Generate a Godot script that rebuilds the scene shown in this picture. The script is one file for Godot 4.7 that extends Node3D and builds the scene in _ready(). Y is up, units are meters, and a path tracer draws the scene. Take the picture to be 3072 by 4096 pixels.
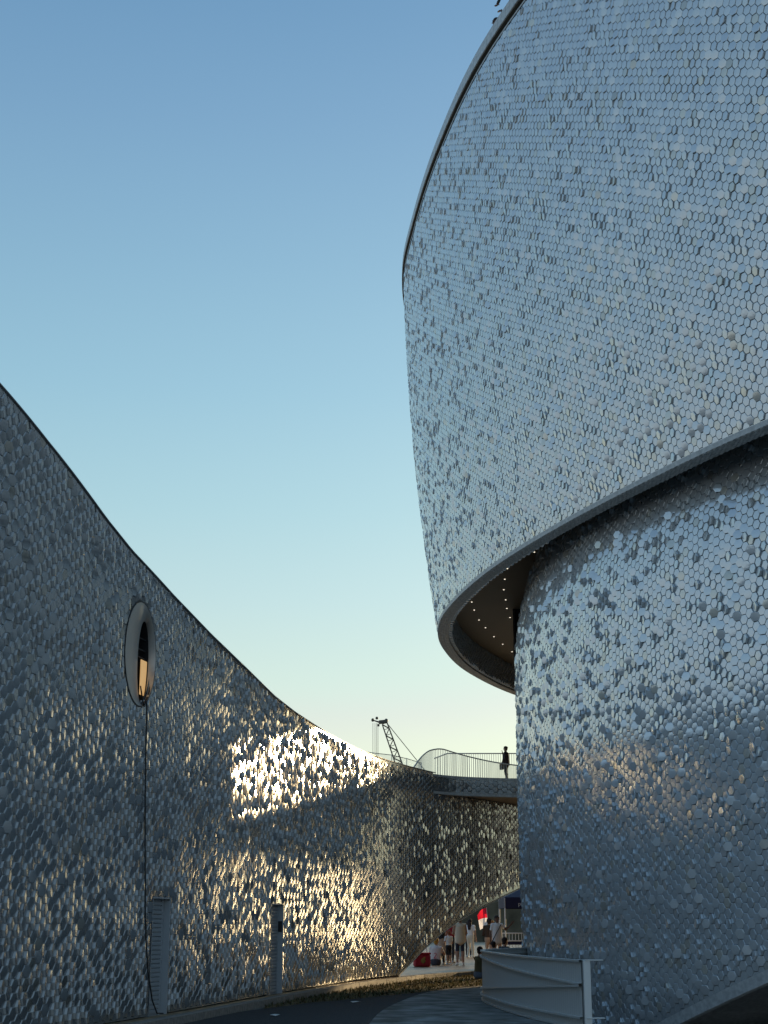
extends Node3D

const PITCH := 15.4
const EYE := Vector3(0, 1.65, 0)
const TILE := 0.185
const RAD := 0.10681
var rng := RandomNumberGenerator.new()
var cam: Camera3D
var mats := {}
var tile_mesh: ArrayMesh
var tile_mesh_silver: ArrayMesh
var tile_mats: Array[StandardMaterial3D] = []
var taken := {}

# ------------------------------------------------------------------ helpers
func W(x: float, d: float, h := 0.0) -> Vector3:
	return Vector3(x, h, -d)

func numbered(n: String) -> String:
	if not taken.has(n):
		taken[n] = 0
		return n
	taken[n] += 1
	return "%s_%03d" % [n, taken[n]]

class MB:
	var v := PackedVector3Array()
	var n := PackedVector3Array()
	var c := PackedColorArray()
	var col := Color.WHITE
	func tri(a: Vector3, b: Vector3, d: Vector3, na: Vector3, nb: Vector3, nd: Vector3) -> void:
		if (b - a).cross(d - a).dot(na + nb + nd) > 0.0:
			v.append_array([a, d, b]); n.append_array([na, nd, nb])
		else:
			v.append_array([a, b, d]); n.append_array([na, nb, nd])
		c.append_array([col, col, col])
	func quad(a: Vector3, b: Vector3, d: Vector3, e: Vector3, out: Vector3) -> void:
		var m := (d - a).cross(e - b).normalized()
		if m.dot(out) < 0.0:
			m = -m
		tri(a, b, d, m, m, m); tri(a, d, e, m, m, m)
	func squad(a: Vector3, b: Vector3, d: Vector3, e: Vector3, na: Vector3, nb: Vector3, nd: Vector3, ne: Vector3) -> void:
		tri(a, b, d, na, nb, nd); tri(a, d, e, na, nd, ne)
	func box(t: Transform3D, s: Vector3, bev := 0.0) -> void:
		# box with chamfered edges, centred on t
		var h := s * 0.5
		var bv := minf(bev, minf(h.x, minf(h.y, h.z)) * 0.6)
		for ax in 3:
			for sg in [-1.0, 1.0]:
				var nn := Vector3.ZERO; nn[ax] = sg
				var p := (ax + 1) % 3; var q := (ax + 2) % 3
				var pts := []
				for k in [[-1, -1], [1, -1], [1, 1], [-1, 1]]:
					var w := Vector3.ZERO
					w[ax] = sg * h[ax]; w[p] = k[0] * (h[p] - bv); w[q] = k[1] * (h[q] - bv)
					pts.append(t * w)
				quad(pts[0], pts[1], pts[2], pts[3], t.basis * nn)
		if bv <= 0.0:
			return
		for ax in 3:
			var p := (ax + 1) % 3; var q := (ax + 2) % 3
			for sp in [-1.0, 1.0]:
				for sq in [-1.0, 1.0]:
					var pts := []
					for e in [[-1.0, 0], [1.0, 0], [1.0, 1], [-1.0, 1]]:
						var w := Vector3.ZERO
						w[ax] = e[0] * (h[ax] - bv)
						w[p] = sp * (h[p] - (bv if e[1] == 1 else 0.0)); w[q] = sq * (h[q] - (0.0 if e[1] == 1 else bv))
						pts.append(t * w)
					var o := Vector3.ZERO; o[p] = sp; o[q] = sq
					quad(pts[0], pts[1], pts[2], pts[3], t.basis * o)
		for sx in [-1.0, 1.0]:
			for sy in [-1.0, 1.0]:
				for sz in [-1.0, 1.0]:
					var sgn := Vector3(sx, sy, sz)
					var pts := []
					for ax in 3:
						var w := Vector3.ZERO
						for i in 3:
							w[i] = sgn[i] * (h[i] - (0.0 if i == ax else bv))
						pts.append(t * w)
					var o2 := t.basis * sgn
					tri(pts[0], pts[1], pts[2], o2, o2, o2)
	func bar(a: Vector3, b: Vector3, ra: float, rb: float, sides := 8, caps := true) -> void:
		tube([a, b], [ra, rb], sides, caps)
	func tube(p: Array, r: Array, sides := 8, caps := true) -> void:
		var rings := []
		var norms := []
		var up := Vector3.UP
		for i in p.size():
			var t: Vector3 = (p[mini(i + 1, p.size() - 1)] - p[maxi(i - 1, 0)]).normalized()
			if absf(t.dot(up)) > 0.95:
				up = Vector3.RIGHT if absf(t.x) < 0.8 else Vector3.BACK
			var s := t.cross(up).normalized()
			var w := s.cross(t).normalized()
			up = w
			var ring := []; var nr := []
			for k in sides:
				var an := TAU * k / sides
				var o := s * cos(an) + w * sin(an)
				nr.append(o); ring.append(p[i] + o * float(r[i]))
			rings.append(ring); norms.append(nr)
		for i in p.size() - 1:
			for k in sides:
				var j := (k + 1) % sides
				squad(rings[i][k], rings[i][j], rings[i + 1][j], rings[i + 1][k], norms[i][k], norms[i][j], norms[i + 1][j], norms[i + 1][k])
		if caps:
			for e in [0, p.size() - 1]:
				var d: Vector3 = (p[0] - p[1]).normalized() if e == 0 else (p[e] - p[e - 1]).normalized()
				for k in range(1, sides - 1):
					tri(rings[e][0], rings[e][k], rings[e][k + 1], d, d, d)
	func blob(at: Vector3, r: Vector3, b := Basis.IDENTITY, seg := 10) -> void:
		var ring := func(i: int, k: int) -> Array:
			var th := PI * i / (seg / 2.0 + 1.0); var ph := TAU * k / seg
			var u := Vector3(sin(th) * cos(ph), cos(th), sin(th) * sin(ph))
			return [at + b * (u * r), (b * (u / r)).normalized()]
		for i in seg / 2 + 1:
			for k in seg:
				var a: Array = ring.call(i, k); var d: Array = ring.call(i, k + 1); var e: Array = ring.call(i + 1, k + 1); var f: Array = ring.call(i + 1, k)
				squad(a[0], d[0], e[0], f[0], a[1], d[1], e[1], f[1])
	func mesh(m: Material) -> ArrayMesh:
		var a := []
		a.resize(Mesh.ARRAY_MAX)
		a[Mesh.ARRAY_VERTEX] = v; a[Mesh.ARRAY_NORMAL] = n; a[Mesh.ARRAY_COLOR] = c
		var o := ArrayMesh.new()
		o.add_surface_from_arrays(Mesh.PRIMITIVE_TRIANGLES, a)
		o.surface_set_material(0, m)
		return o

func put(called: String, b: MB, m: Material, parent: Node = null) -> MeshInstance3D:
	var o := MeshInstance3D.new()
	o.mesh = b.mesh(m)
	if parent == null:
		o.name = numbered(called)
		add_child(o, true)
	else:
		o.name = called
		parent.add_child(o, true)
	return o

func inst(called: String, mesh: Mesh, xf: Transform3D, parent: Node, m: Material = null) -> MeshInstance3D:
	var o := MeshInstance3D.new()
	o.name = called; o.mesh = mesh; o.transform = xf
	if m:
		o.material_override = m
	parent.add_child(o, true)
	return o

func tag(o: Node, label: String, category := "", group := "", kind := "") -> Node:
	if label: o.set_meta("label", label)
	if category: o.set_meta("category", category)
	if group: o.set_meta("group", group)
	if kind: o.set_meta("kind", kind)
	return o

func thing(called: String, label: String, category: String, at := Vector3.ZERO, turn := 0.0, group := "") -> Node3D:
	var o := Node3D.new()
	o.name = numbered(called); add_child(o, true)
	o.position = at; o.rotation.y = turn
	tag(o, label, category, group)
	return o

func lin(r: float, g: float, b: float) -> Color:
	return Color(r, g, b).linear_to_srgb()

func mat(key: String, c: Color, rough := 0.7, metal := 0.0) -> StandardMaterial3D:
	if mats.has(key): return mats[key]
	var m := StandardMaterial3D.new()
	m.resource_name = key
	m.albedo_color = c; m.roughness = rough; m.metallic = metal
	mats[key] = m
	return m

func noise_tex(freq: float, seed_: int, normal: bool, strength := 4.0, lo := Color(0.7, 0.7, 0.7), hi := Color.WHITE, size := 512) -> NoiseTexture2D:
	var f := FastNoiseLite.new()
	f.seed = seed_; f.frequency = freq; f.fractal_octaves = 5
	var t := NoiseTexture2D.new()
	t.width = size; t.height = size; t.seamless = true; t.noise = f
	if normal:
		t.as_normal_map = true; t.bump_strength = strength
	else:
		var g := Gradient.new()
		g.set_color(0, lo); g.set_color(1, hi)
		t.color_ramp = g
	return t

func world_mat(key: String, c: Color, rough: float, scale: float, alb: Texture2D, nrm: Texture2D = null, ns := 1.0) -> StandardMaterial3D:
	var m := mat(key, c, rough)
	m.uv1_triplanar = true; m.uv1_world_triplanar = true
	m.uv1_scale = Vector3.ONE * scale
	if alb: m.albedo_texture = alb
	if nrm:
		m.normal_enabled = true; m.normal_texture = nrm; m.normal_scale = ns
	return m

static func spline(c: PackedVector2Array, step: float) -> PackedVector2Array:
	# Catmull-Rom through the points, resampled at even steps
	var p := PackedVector2Array([c[0] * 2.0 - c[1]])
	p.append_array(c)
	p.append(c[-1] * 2.0 - c[-2])
	var d := PackedVector2Array()
	for i in range(1, p.size() - 2):
		for k in 24:
			d.append(cr(p[i - 1], p[i], p[i + 1], p[i + 2], k / 24.0))
	d.append(c[-1])
	var o := PackedVector2Array([d[0]])
	var want := step; var run := 0.0
	for i in d.size() - 1:
		var l := d[i].distance_to(d[i + 1])
		while run + l >= want:
			o.append(d[i].lerp(d[i + 1], (want - run) / l))
			want += step
		run += l
	return o

static func cr(a: Vector2, b: Vector2, c: Vector2, d: Vector2, t: float) -> Vector2:
	return 0.5 * ((2.0 * b) + (c - a) * t + (2.0 * a - 5.0 * b + 4.0 * c - d) * t * t + (3.0 * b - a - 3.0 * c + d) * t * t * t)

static func table(t: PackedVector2Array, x: float) -> float:
	if x <= t[0].x: return t[0].y
	for i in t.size() - 1:
		if x <= t[i + 1].x:
			var k := (x - t[i].x) / (t[i + 1].x - t[i].x)
			return lerpf(t[i].y, t[i + 1].y, k)
	return t[-1].y

func seen(p: Vector3) -> Vector3:
	# the place of p in a 768 x 1024 picture and its distance along the view, used to rank tiles by size
	var q := cam.global_transform.affine_inverse() * p
	if q.z > -0.5: return Vector3(-9999, 0, 1)
	return Vector3(384.0 + 1500.0 * q.x / -q.z, 512.0 - 1500.0 * q.y / -q.z, -q.z)

# ------------------------------------------------------------------ the hexagonal cladding
func make_tile(r: float, face: Material, body: Material) -> ArrayMesh:
	# a glazed, slightly pillowed hexagon on a ceramic body
	var b := MB.new(); var c := MB.new()
	var z := Vector3.BACK
	var o := []; var i_ := []; var on := []; var tn := []
	for k in 6:
		var a := TAU * k / 6.0
		var d := Vector3(cos(a), sin(a), 0)
		o.append(d * r); i_.append(d * (r - 0.006) + z * 0.004)
		on.append(d); tn.append((z + d * 0.06).normalized())
	for k in 6:
		var j := (k + 1) % 6
		var e: Vector3 = (on[k] + on[j]).normalized()
		b.tri(z * 0.0072, i_[k], i_[j], z, tn[k], tn[j])
		b.quad(o[k], o[j], i_[j], i_[k], e + z)
		c.quad(o[k], o[j], o[j] - z * 0.16, o[k] - z * 0.16, e)
	var m := b.mesh(face)
	var q := c.mesh(body)
	m.add_surface_from_arrays(Mesh.PRIMITIVE_TRIANGLES, q.surface_get_arrays(0))
	m.surface_set_material(1, body)
	return m

static func cut(poly: Array, val: Array) -> Array:
	var out := []
	for i in poly.size():
		var j := (i + 1) % poly.size()
		if val[i] >= 0.0: out.append(poly[i])
		if (val[i] >= 0.0) != (val[j] >= 0.0):
			out.append(poly[i].lerp(poly[j], val[i] / (val[i] - val[j])))
	return out

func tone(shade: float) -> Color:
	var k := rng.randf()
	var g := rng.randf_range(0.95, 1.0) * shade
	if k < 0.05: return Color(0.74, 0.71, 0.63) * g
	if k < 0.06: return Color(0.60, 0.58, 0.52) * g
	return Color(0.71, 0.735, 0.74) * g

func lay(host: Node3D, surf: Callable, box: Rect2, sd: Callable, most := 300, slopes := [0.0], flat_share := 0.45, away := 0.5, shade := 1.0, sway := 0.0) -> void:
	var pitch_u := 1.5 * RAD
	var best := []
	var all: Array[Transform3D] = []
	var tones: Array[Color] = []
	var edge := MB.new()
	var cols := int(box.size.x / pitch_u) + 1
	var rows := int(box.size.y / TILE) + 1
	for i in cols:
		var u := box.position.x + i * pitch_u
		for j in rows:
			var v := box.position.y + j * TILE + (TILE * 0.5 if i % 2 == 1 else 0.0)
			var vals := []; var pts := []
			var lo := 1e9; var hi := -1e9
			for k in 6:
				var a := TAU * k / 6.0
				var p := Vector2(cos(a), sin(a)) * (RAD * 0.95)
				var s: float = sd.call(u + p.x, v + p.y)
				pts.append(p); vals.append(s)
				lo = minf(lo, s); hi = maxf(hi, s)
			if hi <= 0.0: continue
			var xf: Transform3D = surf.call(u, v)
			if lo > 0.0:
				# flat tiles and wedges that slope towards one of their six sides
				var slope := deg_to_rad(rng.randf_range(0.0, 1.6)); var dir := TAU * rng.randf()
				var lift := rng.randf_range(0.0, 0.006)
				if rng.randf() > (flat_share if shade > 0.6 else lerpf(flat_share, 0.74, smoothstep(20.0 if v < 3.6 else 28.0, 34.0, u))):
					slope = deg_to_rad(slopes[rng.randi() % slopes.size()] + rng.randf_range(-0.8, 0.8))
					if shade < 0.49 and u < 14.0: slope = deg_to_rad(rng.randf_range(8.0, 15.0))
					dir = (0.0 if rng.randf() < away else PI) + (deg_to_rad(rng.randf_range(-9.0, 9.0)) if sway == 0.0 else deg_to_rad(sway) * (1.0 if rng.randf() < 0.5 else -1.0))
					if shade < 0.6 and u > 16.0 and u < 31.0 and v > 3.4 and rng.randf() < 0.28:
						slope = deg_to_rad(rng.randf_range(19.0, 26.0)); dir = deg_to_rad(rng.randf_range(-7.0, 7.0))
				elif shade < 0.49:
					# the level tiles of the dark wall hang like shingles, top edge proud
					slope = deg_to_rad(rng.randf_range(4.5, 8.0)); dir = deg_to_rad(270.0 + rng.randf_range(-9.0, 9.0))
					if u > 17.0 and u < 33.0 and v > 3.2 and rng.randf() < 0.85:
						slope = deg_to_rad(rng.randf_range(0.0, 2.8)); dir = TAU * rng.randf()
				var k := tan(slope)
				lift += k * RAD * 0.5
				var t := xf * Transform3D(Vector3(1, 0, -k * cos(dir)), Vector3(0, 1, -k * sin(dir)), Vector3(0, 0, 1), Vector3(0, 0, lift))
				all.append(t); tones.append(tone(shade))
				var sc := seen(t.origin)
				if sc.x > 0 and sc.x < 768 and sc.y > 0 and sc.y < 1024:
					var face := absf(xf.basis.z.normalized().dot((EYE - t.origin).normalized()))
					best.append([face / (sc.z * sc.z), all.size() - 1])
			else:
				var poly := cut(pts, vals)
				if poly.size() < 3: continue
				edge.col = tone(shade)
				var c := Vector2.ZERO
				for p in poly: c += p
				c /= poly.size()
				var z := xf.basis.z.normalized()
				for k in poly.size():
					var p: Vector2 = poly[k]; var q: Vector2 = poly[(k + 1) % poly.size()]
					var a3 := xf * Vector3(p.x, p.y, 0.003); var b3 := xf * Vector3(q.x, q.y, 0.003)
					edge.tri(xf * Vector3(c.x, c.y, 0.004), a3, b3, z, z, z)
					var m := (p + q) * 0.5 - c
					edge.quad(a3, b3, xf * Vector3(q.x, q.y, -0.05), xf * Vector3(p.x, p.y, -0.05), xf.basis * Vector3(m.x, m.y, 0))
	best.sort_custom(func(a, b): return a[0] > b[0])
	var single := {}
	for k in mini(most, best.size()):
		single[best[k][1]] = true
	for at in all.size():
		if single.has(at):
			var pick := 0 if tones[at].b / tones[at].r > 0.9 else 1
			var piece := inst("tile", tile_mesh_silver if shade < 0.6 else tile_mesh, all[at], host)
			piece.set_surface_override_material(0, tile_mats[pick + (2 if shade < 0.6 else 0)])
			if shade > 0.6: piece.set_surface_override_material(1, tile_mats[pick])
	var mm := MultiMesh.new()
	mm.transform_format = MultiMesh.TRANSFORM_3D
	mm.use_colors = true
	mm.mesh = tile_mesh_silver if shade < 0.6 else tile_mesh
	mm.instance_count = all.size() - single.size()
	var w := 0
	for at in all.size():
		if single.has(at): continue
		mm.set_instance_transform(w, all[at]); mm.set_instance_color(w, tones[at])
		w += 1
	var mi := MultiMeshInstance3D.new()
	mi.name = "tile_cladding"; mi.multimesh = mm
	mi.set_meta("kind", "stuff")
	host.add_child(mi, true)
	if edge.v.size() > 0:
		put("cut_tile_edging", edge, mats.glaze if shade > 0.6 else mats.glaze_silver, host).set_meta("kind", "stuff")

# ------------------------------------------------------------------ the left building's wall
var LW: PackedVector2Array
const LS := 0.1
var TOP := PackedVector2Array([Vector2(0, 11.0), Vector2(3, 10.0), Vector2(5.9, 9.18), Vector2(7.29, 8.76), Vector2(9.59, 8.15), Vector2(10.8, 7.9), Vector2(13.07, 7.58), Vector2(15.56, 7.3), Vector2(18.65, 7.04), Vector2(20.78, 6.83), Vector2(22.84, 6.72), Vector2(25.05, 6.66), Vector2(27.65, 6.61), Vector2(29.85, 6.59), Vector2(33.71, 6.56), Vector2(36.3, 6.5), Vector2(36.5, 5.87), Vector2(44.5, 5.87), Vector2(47.5, 8.2), Vector2(90, 8.2)])  # last stretch, unseen behind the drum, is raised to block low sun
var BOT := PackedVector2Array([Vector2(0, 0.1), Vector2(33.7, 0.15), Vector2(34.72, 0.55), Vector2(35.69, 0.97), Vector2(36.62, 1.33), Vector2(37.78, 1.71), Vector2(39.75, 2.25), Vector2(41.22, 2.6), Vector2(43.02, 2.97), Vector2(48.6, 3.65), Vector2(54, 4.0), Vector2(60, 4.3), Vector2(66, 4.4), Vector2(72, 4.0), Vector2(80, 3.0)])  # unseen far end of the arch is shaped to let sun under it
var DOORS := [[12.62, 13.54], [20.92, 22.0]]
const WIN := Vector2(11.46, 6.2)
const WINR := Vector2(0.74, 0.9)

func left_surf(u: float, v: float) -> Transform3D:
	var f := clampf(u / LS, 1.0, LW.size() - 2.01)
	var i := int(f)
	var p := LW[i].lerp(LW[i + 1], f - i)
	var t := (LW[i + 1] - LW[i - 1]).lerp(LW[mini(i + 2, LW.size() - 1)] - LW[i], f - i).normalized()
	var x := Vector3(t.x, 0, -t.y)
	return Transform3D(Basis(x, Vector3.UP, x.cross(Vector3.UP)), W(p.x, p.y, v))

func left_sd(u: float, v: float) -> float:
	var s := minf(table(TOP, u) - 0.02 - v, v - table(BOT, u) - 0.04)
	s = minf(s, minf(u - 0.5, LW.size() * LS - 0.5 - u))
	for d in DOORS:
		if u > d[0] - 1.0 and u < d[1] + 1.0 and v < 3.5:
			s = minf(s, maxf(maxf(d[0] - 0.03 - u, u - d[1] - 0.03), v - 2.13))
	var q := (Vector2(u, v) - WIN) / WINR
	if q.length_squared() < 4.0:
		s = minf(s, (q.length() - 1.03) * 0.75)
	return s

func build_left() -> void:
	LW = spline(PackedVector2Array([Vector2(-7.9, 15), Vector2(-6.4, 18.2), Vector2(-5.2, 21.5), Vector2(-4.3, 25.5), Vector2(-3.55, 29.5), Vector2(-2.85, 33.5), Vector2(-2.1, 37.5), Vector2(-1.35, 41.2), Vector2(-.55, 44.6), Vector2(.48, 47.6), Vector2(2.2, 50.8), Vector2(4.1, 54), Vector2(5.9, 57.2), Vector2(7.8, 60.5), Vector2(9.8, 63.8), Vector2(12.2, 67.4), Vector2(15, 70.8), Vector2(18.8, 74), Vector2(23, 77)]), LS)  # last points lengthen the wall out of sight to shut out sun
	var root := thing("curved_tiled_building", "long low building with a swooping roofline, clad in silvery hexagonal tiles, left of the gap", "building")
	var full := (LW.size() - 2) * LS
	# backing, with the openings left out
	var b := MB.new()
	var us: Array[float] = []
	var u := 0.1
	while u < full:
		us.append(u); u += 0.3
	for d in DOORS: us.append_array([d[0], d[1]])
	us.append_array([WIN.x - WINR.x - 0.03, WIN.x + WINR.x + 0.03])
	us.append(full); us.sort()
	var wall := func(mb: MB, a: float, c: float, va: float, vc: float, ta: float, tc: float, z: float) -> void:
		var A := left_surf(a, 0); var C := left_surf(c, 0)
		mb.squad(A * Vector3(0, va, z), C * Vector3(0, vc, z), C * Vector3(0, tc, z), A * Vector3(0, ta, z), A.basis.z * signf(z + 0.1), C.basis.z * signf(z + 0.1), C.basis.z * signf(z + 0.1), A.basis.z * signf(z + 0.1))
	for i in us.size() - 1:
		var a := us[i]; var c := us[i + 1]
		if c - a < 0.001: continue
		var m := (a + c) * 0.5
		var ba := table(BOT, a) - (0.15 if a < 33.7 else 0.0); var bc := table(BOT, c) - (0.15 if a < 33.7 else 0.0)
		for d in DOORS:
			if m > d[0] and m < d[1]: ba = 2.1; bc = 2.1
		var ta := table(TOP, a); var tc := table(TOP, c)
		if absf(m - WIN.x) < WINR.x + 0.03:
			wall.call(b, a, c, ba, bc, WIN.y - WINR.y - 0.03, WIN.y - WINR.y - 0.03, -0.08)
			wall.call(b, a, c, WIN.y + WINR.y + 0.03, WIN.y + WINR.y + 0.03, ta, tc, -0.08)
		else:
			wall.call(b, a, c, ba, bc, ta, tc, -0.08)
		# inner face, underside of the arch and roof
		wall.call(b, a, c, ba, bc, ta, tc, -0.75)
		var A := left_surf(a, 0); var C := left_surf(c, 0)
		if a >= 33.6:
			b.quad(A * Vector3(0, ba, 0.0), C * Vector3(0, bc, 0.0), C * Vector3(0, bc, -0.75), A * Vector3(0, ba, -0.75), Vector3.DOWN)
		if a < 36.3:
			var deep := -7.0 if a < 33.0 else -2.5
			b.quad(A * Vector3(0, ta - 0.12, -0.1), C * Vector3(0, tc - 0.12, -0.1), C * Vector3(0, tc - 0.12, deep), A * Vector3(0, ta - 0.12, deep), Vector3.UP)
			if a < 33.0:
				wall.call(b, a, c, ba, bc, ta - 0.12, tc - 0.12, -7.0)
	# filling round the oval window
	for k in 48:
		var pr := []
		for e in [k, k + 1]:
			var an: float = TAU * e / 48.0
			var d := Vector2(cos(an), sin(an))
			var q := d * WINR
			var half := WINR + Vector2.ONE * 0.03
			var s := minf(half.x / maxf(absf(d.x), 1e-4), half.y / maxf(absf(d.y), 1e-4))
			pr.append_array([q, d * s])
		var F := left_surf(WIN.x, WIN.y)
		b.quad(F * Vector3(pr[0].x, pr[0].y, -0.079), F * Vector3(pr[2].x, pr[2].y, -0.079), F * Vector3(pr[3].x, pr[3].y, -0.079), F * Vector3(pr[1].x, pr[1].y, -0.079), F.basis.z)
	var tw := put("tiled_wall", b, mats.backing, root)
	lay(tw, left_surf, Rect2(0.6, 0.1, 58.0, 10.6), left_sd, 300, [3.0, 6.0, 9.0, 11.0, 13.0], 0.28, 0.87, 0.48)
	# coping along the roofline, and the trim under the arch
	var cp := MB.new(); var tr := MB.new()
	for i in us.size() - 1:
		var a := us[i]; var c := us[i + 1]
		if c - a < 0.001: continue
		var A := left_surf(a, 0); var C := left_surf(c, 0)
		if a < 36.2:
			var ta := table(TOP, a); var tc := table(TOP, minf(c, 36.3))
			cp.quad(A * Vector3(0, ta - 0.016, 0.03), C * Vector3(0, tc - 0.016, 0.03), C * Vector3(0, tc, 0.03), A * Vector3(0, ta, 0.03), A.basis.z)
			cp.quad(A * Vector3(0, ta, 0.03), C * Vector3(0, tc, 0.03), C * Vector3(0, tc, -0.35), A * Vector3(0, ta, -0.35), Vector3.UP)
			cp.quad(A * Vector3(0, ta - 0.016, 0.03), C * Vector3(0, tc - 0.016, 0.03), C * Vector3(0, tc - 0.016, -0.04), A * Vector3(0, ta - 0.016, -0.04), Vector3.DOWN)
		if a > 33.6:
			var ba := table(BOT, a); var bc := table(BOT, c)
			tr.quad(A * Vector3(0, ba - 0.004, 0.008), C * Vector3(0, bc - 0.004, 0.008), C * Vector3(0, bc + 0.04, 0.008), A * Vector3(0, ba + 0.04, 0.008), A.basis.z)
			tr.quad(A * Vector3(0, ba - 0.004, 0.008), C * Vector3(0, bc - 0.004, 0.008), C * Vector3(0, bc - 0.004, -0.3), A * Vector3(0, ba - 0.004, -0.3), Vector3.DOWN)
	put("coping", cp, mats.edge, root)
	put("arch_trim", tr, mats.trim, root)
	for d in DOORS: build_door(root, d[0], d[1], d[0] > 20.0)
	build_oval(root)
	build_bridge(root)

func build_door(root: Node3D, u0: float, u1: float, device: bool) -> void:
	var F := left_surf((u0 + u1) * 0.5, 0)
	var hw := (u1 - u0) * 0.5; var bot := table(BOT, u0)
	var z := -0.125
	var f := MB.new()
	f.quad(F * Vector3(-hw, bot, 0.01), F * Vector3(-hw, 2.1, 0.01), F * Vector3(-hw, 2.1, z), F * Vector3(-hw, bot, z), F.basis.x)
	f.quad(F * Vector3(hw, bot, 0.01), F * Vector3(hw, 2.1, 0.01), F * Vector3(hw, 2.1, z), F * Vector3(hw, bot, z), -F.basis.x)
	f.quad(F * Vector3(-hw, 2.1, 0.01), F * Vector3(hw, 2.1, 0.01), F * Vector3(hw, 2.1, z), F * Vector3(-hw, 2.1, z), Vector3.DOWN)
	for s in [[-hw, -hw - 0.03], [hw, hw + 0.03]]:
		f.quad(F * Vector3(s[0], bot, 0.01), F * Vector3(s[0], 2.13, 0.01), F * Vector3(s[1], 2.13, 0.01), F * Vector3(s[1], bot, 0.01), F.basis.z)
	f.quad(F * Vector3(-hw, 2.1, 0.01), F * Vector3(hw, 2.1, 0.01), F * Vector3(hw, 2.13, 0.01), F * Vector3(-hw, 2.13, 0.01), F.basis.z)
	f.quad(F * Vector3(-hw, bot, z - 0.01), F * Vector3(hw, bot, z - 0.01), F * Vector3(hw, 2.1, z - 0.01), F * Vector3(-hw, 2.1, z - 0.01), F.basis.z)
	f.box(F * Transform3D(Basis.IDENTITY, Vector3(hw - 0.05, (2.1 + bot) * 0.5, z + 0.006)), Vector3(0.08, 2.1 - bot, 0.02), 0.003)
	f.box(F * Transform3D(Basis.IDENTITY, Vector3(-hw + 0.05, (2.1 + bot) * 0.5, z + 0.006)), Vector3(0.08, 2.1 - bot, 0.02), 0.003)
	var door := put("louvred_door", f, mats.door, root)
	var sl := MB.new()
	var sh := (2.06 - bot - 0.04) / 25.0
	sl.box(Transform3D.IDENTITY, Vector3(hw * 2.0 - 0.2, sh - 0.02, 0.03), 0.004)
	var sm := sl.mesh(mats.door)
	for k in 25:
		inst("slat", sm, F * Transform3D(Basis(Vector3.RIGHT, 0.12), Vector3(0, bot + 0.04 + sh * (k + 0.5), z + 0.008)), door)
	if device:
		var dv := MB.new()
		dv.box(F * Transform3D(Basis.IDENTITY, Vector3(hw - 0.02, 1.62, -0.055)), Vector3(0.04, 0.24, 0.09), 0.006)
		var box := put("wall_unit", dv, mats.black, door)
		box.set_meta("label", "small black unit on the door jamb")
		var ln := MB.new()
		ln.box(F * Transform3D(Basis.IDENTITY, Vector3(hw - 0.043, 1.66, -0.055)), Vector3(0.008, 0.06, 0.05), 0.002)
		# (a lens plate on the unit)
		ln.box(F * Transform3D(Basis.IDENTITY, Vector3(hw - 0.043, 1.56, -0.055)), Vector3(0.008, 0.03, 0.05), 0.002)

func build_oval(root: Node3D) -> void:
	var F := left_surf(WIN.x, WIN.y)
	var ic := Vector2(0.44, -0.08); var ir := Vector2(0.27, 0.74); var dz := -0.11
	var fn := MB.new(); var tb := MB.new()
	var n := 64; var rings := 8
	var P := func(k: int, t: float) -> Vector3:
		var an := TAU * k / n
		var d := Vector2(cos(an), sin(an))
		var o := d * WINR; var i := ic + d * ir
		var q := o.lerp(i, t)
		return F * Vector3(q.x, q.y, 0.012 + (dz - 0.012) * (t * t * 0.55 + t * 0.45))
	for k in n:
		for r in rings:
			var t0 := r / float(rings); var t1 := (r + 1) / float(rings)
			fn.quad(P.call(k, t0), P.call(k + 1, t0), P.call(k + 1, t1), P.call(k, t1), F.basis.z)
		var a: Vector3 = P.call(k, 1.0); var c: Vector3 = P.call(k + 1, 1.0)
		tb.quad(a, c, c - F.basis.z * 0.5, a - F.basis.z * 0.5, F * Vector3(ic.x, ic.y, -0.3) - a)
		var e: Vector3 = P.call(k, 0.0); var g: Vector3 = P.call(k + 1, 0.0)
		var oe := (e - F.origin) * 0.025; var og := (g - F.origin) * 0.025
		tb.quad(e + oe, g + og, g, e, F.basis.z)
		tb.quad(e + oe, g + og, g + og - F.basis.z * 0.06, e + oe - F.basis.z * 0.06, oe)
		tb.tri(F * Vector3(ic.x, ic.y, dz - 0.5), a - F.basis.z * 0.5, c - F.basis.z * 0.5, F.basis.z, F.basis.z, F.basis.z)
	var w := put("oval_window", fn, mats.funnel, root)
	w.set_meta("label", "oval window with a splayed pale surround")
	put("reveal", tb, mats.black, w)
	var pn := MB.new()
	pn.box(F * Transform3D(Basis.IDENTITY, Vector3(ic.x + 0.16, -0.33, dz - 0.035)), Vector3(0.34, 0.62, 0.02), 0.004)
	put("painted_glow_panel", pn, mats.painted_glow, w)  # cream panel whose emission stands in for light falling on it
	for y in [0.02, 0.16, 0.36]:
		var brs := MB.new()
		brs.box(F * Transform3D(Basis.IDENTITY, Vector3(ic.x, y, dz - 0.06)), Vector3(0.5, 0.018, 0.02), 0.003)
		put("window_bar", brs, mats.dark_metal, w)

# ------------------------------------------------------------------ the footbridge that joins the two
var FC: PackedVector2Array
const DECK := 6.42
const SOFF := 5.86
func fascia_surf(u: float, v: float) -> Transform3D:
	var f := clampf(u / LS, 1.0, FC.size() - 2.01)
	var i := int(f)
	var p := FC[i].lerp(FC[i + 1], f - i)
	var t := (FC[i + 1] - FC[i - 1]).lerp(FC[mini(i + 2, FC.size() - 1)] - FC[i], f - i).normalized()
	var x := Vector3(t.x, 0, -t.y)
	return Transform3D(Basis(x, Vector3.UP, x.cross(Vector3.UP)), W(p.x, p.y, v))

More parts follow.
